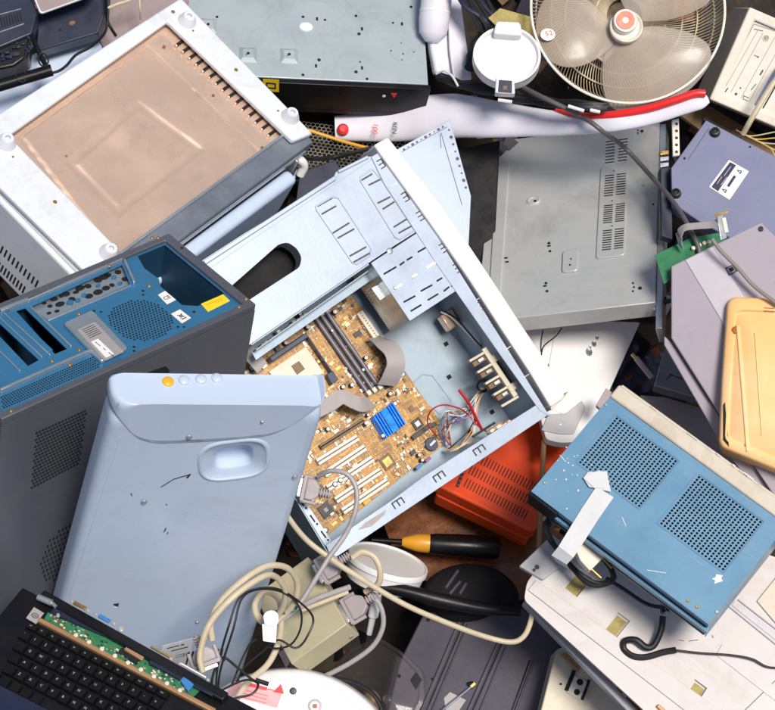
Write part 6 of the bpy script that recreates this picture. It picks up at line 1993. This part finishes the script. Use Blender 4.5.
# ================================================================== things wedged between
def wedged():
    # perforated sheet behind the open case
    fr = plane(440, 190, -.36, (.25, .2, .94), (.85, -.5))
    t = thing('loose_side_panel', fr, 'loose pale blue steel sheet with a punched edge standing behind the cream bezel', 'metal panel')
    slab('sheet', fr, [(396, 150), (450, 120), (471, 196), (466, 300), (410, 250)], .0015, 'caseblue', t, .0004)
    k = MB()
    line_box(k, fr, (402, 152), (447, 127), .0004, 0, .0006); line_box(k, fr, (441, 133), (462, 205), .0005, 0, .0006); line_box(k, fr, (441, 148), (440, 134), .0005, 0, .0006)
    k.build('fold_lines', M['slate'], t)
    k = MB(); rnd = random.Random(4)
    for i in range(10):
        px = 404 + i * 4.3; py = 149.5 - i * 2.5; x, y = fr.p(px, py); r_ = (.0022, .0014, .003)[i % 3]; k.lathe(x, y, [(r_, -.0004), (r_, .0006), (r_ * .3, .0006)], 10, 1, .8)
    for i in range(9):
        px = 449 + i * 2.1; py = 130 + i * 7.2; x, y = fr.p(px, py); r_ = (.0018, .003, .0022)[i % 3]; k.lathe(x, y, [(r_, -.0004), (r_, .0006), (r_ * .3, .0006)], 10, 1, 1)
    k.build('punched_holes', M['slate'], t)
    # honeycomb mesh
    fr = plane(340, 152, -.48, (0, .3, .95), (1, .15))
    t = thing('wire_mesh', fr, 'grey expanded metal mesh sheet under the yellow stick', 'metal mesh')
    k = MB(); s = .0046
    for j in range(16):
        for i in range(26):
            cx = -.075 + i * s * 1.75 + (s * .875 if j % 2 else 0); cy = -.045 + j * s * 1.3
            for a in (30, 90, 150):
                A = R(a); B = R(a + 60)
                p = Vector((cx + s * math.cos(A), cy + s * .85 * math.sin(A), 0)); q = Vector((cx + s * math.cos(B), cy + s * .85 * math.sin(B), 0))
                k.tube([p, q], .00065, 4)
    k.build('mesh_strands', M['meshw'], t)
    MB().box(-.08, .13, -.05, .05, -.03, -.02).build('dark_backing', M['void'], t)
    # blue sheet and small parts in the gap
    fr = plane(322, 180, -.42, (.1, .3, .95), (.85, -.5))
    t = thing('navy_sheet', fr, 'navy blue sheet wedged below the metal mesh', 'metal sheet')
    slab('sheet', fr, [(300, 172), (335, 160), (345, 175), (306, 205), (296, 200)], .003, 'navyslab', t, .001)
    w = catmull([at(290, 156, -.27), at(300, 160, -.27), at(304, 166, -.28), at(300, 175, -.29)], 5); o = w[8]
    tag(MB().tube([q - o for q in w], .0075, 14).build('elbow_fitting', M['white'], None, Matrix.Translation(o)), 'small white elbow fitting beside the oven corner', 'pipe fitting')
    cable('black_hose', [(296, 148, -.32), (306, 158, -.38), (330, 158, -.43), (352, 153, -.43), (372, 148, -.43)], .0042, M['blackrub'], 'black hose running over the mesh from the oven corner', 'hose')
    cable('dark_rod', [(298, 168, -.30), (290, 185, -.30), (272, 212, -.31)], .0036, M['steel'], 'dark metal rod leaning below the oven corner', 'rod')
    # green board with ribbon and bracket
    fr = plane(690, 250, -.21, (0, .4, .9), (.9, -.3))
    t = thing('green_circuit_board', fr, 'green circuit board with a taupe ribbon lead between player and violet deck', 'circuit board')
    slab('board', fr, [(655, 255), (690, 238), (722, 232), (728, 246), (690, 268), (664, 284)], .0016, 'greenpcb', t, 0)
    for px, py in ((693, 250), (704, 245), (708.5, 244), (699, 247)):
        x, y = fr.p(px, py); MB().lathe(x, y, [(.0034, 0), (.0034, .008), (.002, .0086)], 12).build('capacitor', M['ivory'], t)
    i = fr.i
    MB().ribbon(catmull([i @ at(*p) for p in ((681, 247, -.20), (679, 236, -.18), (684, 228, -.17), (696, 226, -.165), (710, 225, -.16), (718, 222, -.155))], 6), .008, .0008, (.2, .4, 1)).build('ribbon_lead', M['ribbon'], t, ang=60)
    fr = plane(720, 225, -.15, (.3, .2, .93), (.1, 1))
    t = thing('slot_bracket', fr, 'small metal slot bracket standing at the edge of the lavender cover', 'bracket')
    slab('plate', fr, [(717, 215), (723, 213), (727, 238), (721, 240)], .004, 'zinc', t, .0006)
    slab('connector', fr, [(722, 218), (726, 217), (729, 232), (725, 233)], .008, 'beigelight', t, .001, z=.003)
    slab('tab', fr, [(715, 214), (728, 211), (728, 213), (716, 217)], .001, 'gold', t, 0, z=.001)
    # port block right of the player
    fr = plane(667, 150, -.28, (.1, .3, .95), (0, 1))
    t = thing('metal_port_stack', fr, 'stack of shiny metal ports squeezed between player and violet deck', 'connector block')
    slab('frame', fr, [(672, 120), (679, 118), (680, 155), (673, 156)], .006, 'beigelight', t, .001)
    k = MB()
    for a in range(5): x, y = fr.p(676.5, 124 + a * 7); k.lathe(x, y, [(.0026, 0), (.0026, .0008), (.001, .0008)], 10)
    k.build('frame_holes', M['ink'], t)
    for a in range(3):
        slab('port', fr, [(660, 151 + a * 6), (669, 150 + a * 6), (669, 154 + a * 6), (660, 155 + a * 6)], .010, 'gold' if a == 0 else 'zinc', t, .001, z=.004)
    slab('blue_block', fr, [(660, 168), (672, 166), (673, 240), (661, 236)], .02, 'navyslab', t, .002, z=-.05)
    # dark box and cards in the gap below the player
    fr = plane(680, 375, -.34, (0, .35, .94), (.9, .35))
    t = thing('grey_drive_box', fr, 'grey metal drive box in the gap left of the lavender cover', 'drive')
    slab('body', fr, [(662, 356), (668, 340), (700, 350), (712, 402), (654, 386)], .03, 'steel', t, .002)
    k = MB(); line_box(k, fr, (666, 384 - 4), (672, 374), .0006, 0, .0008); line_box(k, fr, (669, 374), (682, 379), .0006, 0, .0008); k.build('seam_lines', M['void'], t)
    fr = plane(690, 420, -.36, (0, .35, .94), (.9, .35))
    t = thing('taupe_metal_plate', fr, 'taupe metal plate lying behind the beige cabinet front', 'metal plate')
    slab('plate', fr, [(640, 395), (665, 397), (715, 412), (745, 470), (700, 480)], .006, 'connector', t, .001)
    dots(fr, [(712, 412, 3)], 0, 'moss', t, 'residue', 'dot')
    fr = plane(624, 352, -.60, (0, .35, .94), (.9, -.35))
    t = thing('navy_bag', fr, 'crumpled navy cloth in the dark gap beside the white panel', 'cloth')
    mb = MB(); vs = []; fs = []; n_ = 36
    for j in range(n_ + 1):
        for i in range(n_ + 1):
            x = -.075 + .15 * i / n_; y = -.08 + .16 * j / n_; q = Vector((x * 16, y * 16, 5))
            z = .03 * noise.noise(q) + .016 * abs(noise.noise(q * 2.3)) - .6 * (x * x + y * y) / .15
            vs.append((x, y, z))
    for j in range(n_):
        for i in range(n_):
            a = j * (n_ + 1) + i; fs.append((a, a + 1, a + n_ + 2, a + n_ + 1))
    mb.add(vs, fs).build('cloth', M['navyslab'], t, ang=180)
    fr = plane(608, 410, -.26, (0, .35, .94), (.5, -.86))
    t = thing('grey_socket_strip', fr, 'small grey plastic strip behind the corner of the blue cabinet', 'plastic part')
    slab('strip', fr, [(596, 405), (606, 388), (612, 392), (604, 412)], .012, 'connector', t, .001)
    fr = plane(648, 345, -.36, (0, .35, .94), (.7, .7)); t = thing('grey_spring_rod', fr, 'short grey rod in the dark gap below the player', 'rod')
    L = lambda px, py: Vector((*fr.p(px, py), 0)); MB().tube([L(636, 358), L(652, 378)], .005, 10).build('rod', M['connector'], t); MB().tube([L(632, 354), L(637, 359)], .0034, 10).build('tip', M['gold'], t)
    # top left: dark electronics
    fr = plane(20, 30, -.26, (.05, .3, .95), (.95, -.3))
    t = thing('black_vented_device', fr, 'black electronic device with a row of vent bars in the top left corner', 'electronic device')
    slab('body', fr, [(-30, -20), (22, -20), (38, 12), (32, 34), (-30, 60)], .05, 'navyslab', t, .003)
    slab('lower_block', fr, [(-30, 40), (30, 30), (28, 56), (14, 66), (-30, 75)], .05, 'black', t, .004, z=-.01)
    k = MB()
    for i in range(9): line_box(k, fr, (-2 + i * 2.7, 19 - i * .9), (0 + i * 2.7, 29 - i * 1.0), .0011, 0, .0016)
    k.build('vent_bars', M['void'], t)
    k = MB(); line_box(k, fr, (-5, 34), (24, 24), .0008, 0, .001); line_box(k, fr, (-5, 16), (21, 9), .0008, 0, .001); k.build('vent_border', M['steel'], t)
    rnd = random.Random(8)
    k = MB()
    for i in range(26):
        x, y = fr.p(rnd.uniform(-5, 32), rnd.uniform(36, 62), -.01); s_ = rnd.uniform(.002, .006); k.box(x - s_, x + s_, y - s_ * .6, y + s_ * .6, -.012, -.010 + rnd.uniform(.002, .01))
    k.build('small_parts', M['navyslab'], t, bevel=.0008)['kind'] = 'stuff'
    fr = plane(70, 30, -.30, (.0, .25, .96), (.9, -.35))
    t = thing('navy_slab_case', fr, 'dark navy slab with a small brown mark under the silver edged panel', 'equipment case')
    slab('slab', fr, [(36, 50), (40, 0), (50, -40), (112, -40), (107, 8), (98, 33), (42, 50)], .03, 'navyslab', t, .002)
    dots(fr, [(60, 30, 1.8)], 0, 'void', t, 'hole', 'dot')
    x, y = fr.p(72, 23); MB().lathe(x, y, [(.005, 0), (.004, .0008), (.001, .0008)], 12, 1.2, .8).build('brown_mark', M['brownpart'], t)
    fr = plane(60, 0, -.26, (.0, .25, .96), (.9, -.35))
    t = thing('silver_edged_panel', fr, 'taupe panel with a bright silver edge at the top left', 'panel')
    q = [(28, -15), (40, 14), (90, -4), (110, -40), (40, -40)]
    slab('edge', fr, q, .006, 'inkwhite', t, .002, rad=.006)
    C = Vector((64, -16)); slab('face', fr, [tuple(C + (Vector(p) - C) * .94) for p in q], .001, 'taupe', t, .0004, rad=.005, z=.0007)
    fr = plane(70, 70, -.34, (.0, .3, .95), (.9, -.35))
    t = thing('pale_metal_sheet', fr, 'pale bluish metal sheet behind the oven rim at the left', 'metal sheet')
    slab('sheet', fr, [(-30, 120), (18, 64), (40, 50), (98, 28), (112, 34), (120, 60), (30, 130)], .004, 'housing', t, .001)
    fr = plane(150, 20, -.36, (.0, .3, .95), (.9, -.35))
    t = thing('taupe_tray', fr, 'taupe metal tray behind the top corner of the oven', 'tray')
    slab('tray', fr, [(95, 32), (100, -20), (190, -20), (185, 30), (110, 60)], .01, 'taupe', t, .002)
    for q, h in ((((-15, 89), (20, 80), (50, 68), (58, 64)), -.05), (((-15, 94), (15, 86), (44, 76), (56, 72)), -.055)):
        pass
    fr = plane(25, 80, -.24, (0, .3, .95), (.95, -.3))
    t = thing('black_cable_reel', fr, 'black ribbed rod tied with loops of wire beside the oven rim', 'cable reel')
    k = MB(); L = lambda px, py: Vector((*fr.p(px, py), 0)); k.tube([L(-15, 90), L(52, 70)], .010, 14); k.build('rod', M['black'], t)
    k = MB()
    for c in ((22, 78), (44, 62)):
        o = L(*c); k.tube([o + Vector((.008 * math.cos(a), .012 * math.sin(a), .008)) for a in [2 * math.pi * i / 16 for i in range(17)]], .0014, 6)
    k.build('wire_loops', M['blackrub'], t)
    k = MB(); k.tube([L(31, 34), L(40, 55), L(46, 66)], .004, 8); k.tube([L(24, 60), L(30, 40)], .002, 8); k.build('black_arm', M['black'], t)
    cable('cable', [(107, -8, -.28), (108, 12, -.28), (105, 32, -.28), (92, 46, -.29), (76, 55, -.29), (66, 66, -.29), (56, 72, -.29), (40, 74, -.28)], .0024, M['blackrub'], 'thin black cord dropping beside the navy slab and under the oven rim', 'cable', n=8)
    cable('cable', [(106, -8, -.29), (107, 18, -.29), (111, 28, -.29), (116, 36, -.30)], .0026, M['blackrub'], 'short black cord ending near the oven top corner', 'cable', n=8)
    cable('cream_wire', [(108, 8, -.28), (118, 4, -.28), (130, 0, -.28), (140, -8, -.28)], .0028, M['ccream'], 'cream wire bent over the taupe tray at the top edge', 'wire', n=8)
    cable('cream_wire', [(139, -8, -.29), (140, 8, -.29), (141, 20, -.31)], .0018, M['ccream'], 'thin cream wire standing beside the oven top corner', 'wire', n=8)
    # right edge debris
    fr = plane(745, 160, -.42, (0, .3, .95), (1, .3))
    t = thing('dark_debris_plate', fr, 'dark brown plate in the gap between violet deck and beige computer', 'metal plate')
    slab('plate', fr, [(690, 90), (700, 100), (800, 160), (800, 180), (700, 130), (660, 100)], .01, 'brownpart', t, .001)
    for k in range(5):
        c = cable('straw', [(736 + k * 4, 130 + k * 2, -.33), (750 + k * 5, 136 + k * 3, -.33), (775, 132 + k * 6, -.33)], .0011, M['wyellow'] if k % 2 else M['ccream'], 'dry straw strands lying under the beige computer', 'straw', n=5)
        c['group'] = 'straw strands under the beige computer'
    fr = plane(775, 240, -.25, (0, .3, .95), (.7, .7)); t = thing('brown_corner_piece', fr, 'brown rusty piece at the right edge above the lavender cover', 'metal scrap')
    slab('piece', fr, [(772, 236), (780, 228), (800, 250), (785, 256)], .03, 'rust', t, .002)
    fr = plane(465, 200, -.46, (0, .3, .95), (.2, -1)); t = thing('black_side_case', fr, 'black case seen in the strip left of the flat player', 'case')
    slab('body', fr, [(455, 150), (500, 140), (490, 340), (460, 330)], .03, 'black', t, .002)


wedged()


# ================================================================== ground heap
def ground():
    n = 90; S = 3.2
    vs = []; fs = []
    g = math.tan(TILT)
    for j in range(n + 1):
        for i in range(n + 1):
            x = -S + 2 * S * i / n; y = -S + 2 * S * j / n
            top = .75 + g * max(-.9, min(.9, y)) - .68
            f = max(0, 1 - max(0, math.hypot(x * .8, y * .7) - .75) / 1.2); f = f * f * (3 - 2 * f)
            z = max(0, top) * f + .05 * noise.noise(Vector((x * 5, y * 5, 0))) + .02 * noise.noise(Vector((x * 17, y * 17, 2)))
            vs.append((x, y, z))
    for j in range(n):
        for i in range(n):
            a = j * (n + 1) + i; fs.append((a, a + 1, a + n + 2, a + n + 1))
    o = MB().add(vs, fs).build('ground', M['dirt'], None, ang=80); o['kind'] = 'structure'
    v = [(-60, -60, -.08), (60, -60, -.08), (60, 60, -.08), (-60, 60, -.08)]
    o = MB().add(v, [(0, 1, 2, 3)]).build('yard_ground', M['dirt'], None); o['kind'] = 'structure'
    # uncountable crushed scrap lying on the heap under the machines
    rnd = random.Random(77)
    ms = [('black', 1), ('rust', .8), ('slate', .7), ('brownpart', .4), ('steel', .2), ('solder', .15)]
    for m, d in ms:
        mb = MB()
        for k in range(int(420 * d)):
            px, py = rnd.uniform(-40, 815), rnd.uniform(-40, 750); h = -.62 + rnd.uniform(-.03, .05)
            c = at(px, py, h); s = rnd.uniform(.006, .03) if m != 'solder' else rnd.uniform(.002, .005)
            A = Matrix.Rotation(rnd.uniform(0, 6), 3, 'Z') @ Matrix.Rotation(rnd.uniform(-.9, .9), 3, 'X') @ Matrix.Rotation(rnd.uniform(-.9, .9), 3, 'Y')
            e = (s, s * rnd.uniform(.3, 1), s * rnd.uniform(.05, .3))
            q = [c + A @ Vector((e[0] * a * rnd.uniform(.7, 1), e[1] * b * rnd.uniform(.7, 1), e[2] * z)) for z in (-1, 1) for a, b in ((-1, -1), (1, -1), (1, 1), (-1, 1))]
            mb.add(q, [(0, 3, 2, 1), (4, 5, 6, 7), (0, 1, 5, 4), (1, 2, 6, 5), (2, 3, 7, 6), (3, 0, 4, 7)])
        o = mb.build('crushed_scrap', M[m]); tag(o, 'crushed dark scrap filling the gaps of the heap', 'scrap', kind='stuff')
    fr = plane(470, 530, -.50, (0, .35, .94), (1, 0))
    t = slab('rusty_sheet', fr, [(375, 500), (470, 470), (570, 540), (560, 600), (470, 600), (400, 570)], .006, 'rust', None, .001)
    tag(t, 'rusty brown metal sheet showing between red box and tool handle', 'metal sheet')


ground()

SPLIT = {'screws': 'screw', 'board_screws': 'screw', 'cover_rivets': 'rivet', 'port_screws': 'screw', 'flange_seams': 'seam', 'port_covers': 'port_cover', 'port_shells': 'port_shell',
         'port_blocks': 'port_block', 'cover_slots': 'slot', 'cage_slots': 'slot', 'bright_slots': 'slot', 'mounting_holes': 'mounting_hole', 'holes': 'socket_hole', 'screw_holes': 'screw_hole',
         'tray_holes': 'tray_hole', 'clips': 'clip', 'long_ribs': 'long_rib', 'ribs': 'rib', 'small_parts': 'small_part', 'chipped_edge': 'chip', 'panel_markings': 'panel_marking', 'panel_grooves': 'panel_groove', 'copper_scrap': 'copper_piece', 'frame_holes': 'frame_hole', 'rivet_holes': 'rivet_hole',
         'connector_pins': 'connector_pin', 'rear_slots': 'rear_slot', 'folded_ledges': 'folded_ledge', 'slot_cover': 'slot_cover', 'side_panels': 'side_panel', 'side_walls': 'side_wall', 'door_trim': 'door_trim', 'fins': 'fin'}


def explode():
    for o in list(COL.objects):
        st = o.name.split('.')[0]
        if o.type != 'MESH' or st not in SPLIT or o.parent is None: continue
        me = o.data; nv = len(me.vertices); par = list(range(nv))

        def find(a):
            while par[a] != a: par[a] = par[par[a]]; a = par[a]
            return a
        for e_ in me.edges:
            a, b = find(e_.vertices[0]), find(e_.vertices[1])
            if a != b: par[a] = b
        isl = {}
        for p in me.polygons: isl.setdefault(find(p.vertices[0]), []).append(tuple(p.vertices))
        if len(isl) < 2: continue
        for fs in isl.values():
            ids = sorted({v for f in fs for v in f}); mp = {v: k for k, v in enumerate(ids)}
            m2 = bpy.data.meshes.new(SPLIT[st]); m2.from_pydata([me.vertices[v].co for v in ids], [], [[mp[v] for v in f] for f in fs])
            m2.materials.append(me.materials[0]); m2.shade_smooth(); m2.set_sharp_from_angle(angle=R(35))
            c = bpy.data.objects.new(SPLIT[st], m2); COL.objects.link(c); c.parent = o.parent; c.matrix_basis = o.matrix_basis.copy()
            for md in o.modifiers:
                if md.type == 'BEVEL':
                    b = c.modifiers.new('bevel', 'BEVEL'); b.width = md.width; b.segments = md.segments; b.limit_method = 'ANGLE'; b.angle_limit = R(40)
        bpy.data.objects.remove(o)


explode()

# ================================================================== camera and light
sc = bpy.context.scene
cd = bpy.data.cameras.new('camera'); cam = bpy.data.objects.new('camera', cd); COL.objects.link(cam)
cd.sensor_fit = 'HORIZONTAL'; cd.angle = R(20); cd.clip_start = .05; cd.clip_end = 500
cam.location = CAM; cam.rotation_euler = (TILT, 0, 0)
sc.camera = cam
w = bpy.data.worlds.new('World'); sc.world = w; w.use_nodes = True
nt = w.node_tree; bg = nt.nodes['Background']
sky = nt.nodes.new('ShaderNodeTexSky'); sky.sky_type = 'NISHITA'; sky.sun_disc = False
SUN_D = (CR @ Vector((.26, .24, .93))).normalized()       # towards the sun
el = math.asin(SUN_D.z); az = math.atan2(SUN_D.x, SUN_D.y)
sky.sun_elevation = el; sky.sun_rotation = az
sky.air_density = 1.0; sky.dust_density = 2.5; sky.ozone_density = 1.0
nt.links.new(sky.outputs[0], bg.inputs[0]); bg.inputs[1].default_value = .066
sd = bpy.data.lights.new('sun', 'SUN'); sd.energy = 3.3; sd.angle = R(17); sd.color = (1, .93, .84)
so = bpy.data.objects.new('sun', sd); COL.objects.link(so)
so.rotation_euler = SUN_D.to_track_quat('Z', 'Y').to_euler()
sc.view_settings.view_transform = 'Standard'; sc.view_settings.look = 'None'; sc.view_settings.gamma = 1
sc.view_settings.exposure = .22
sc.render.engine = 'CYCLES'
sc.cycles.max_bounces = 8
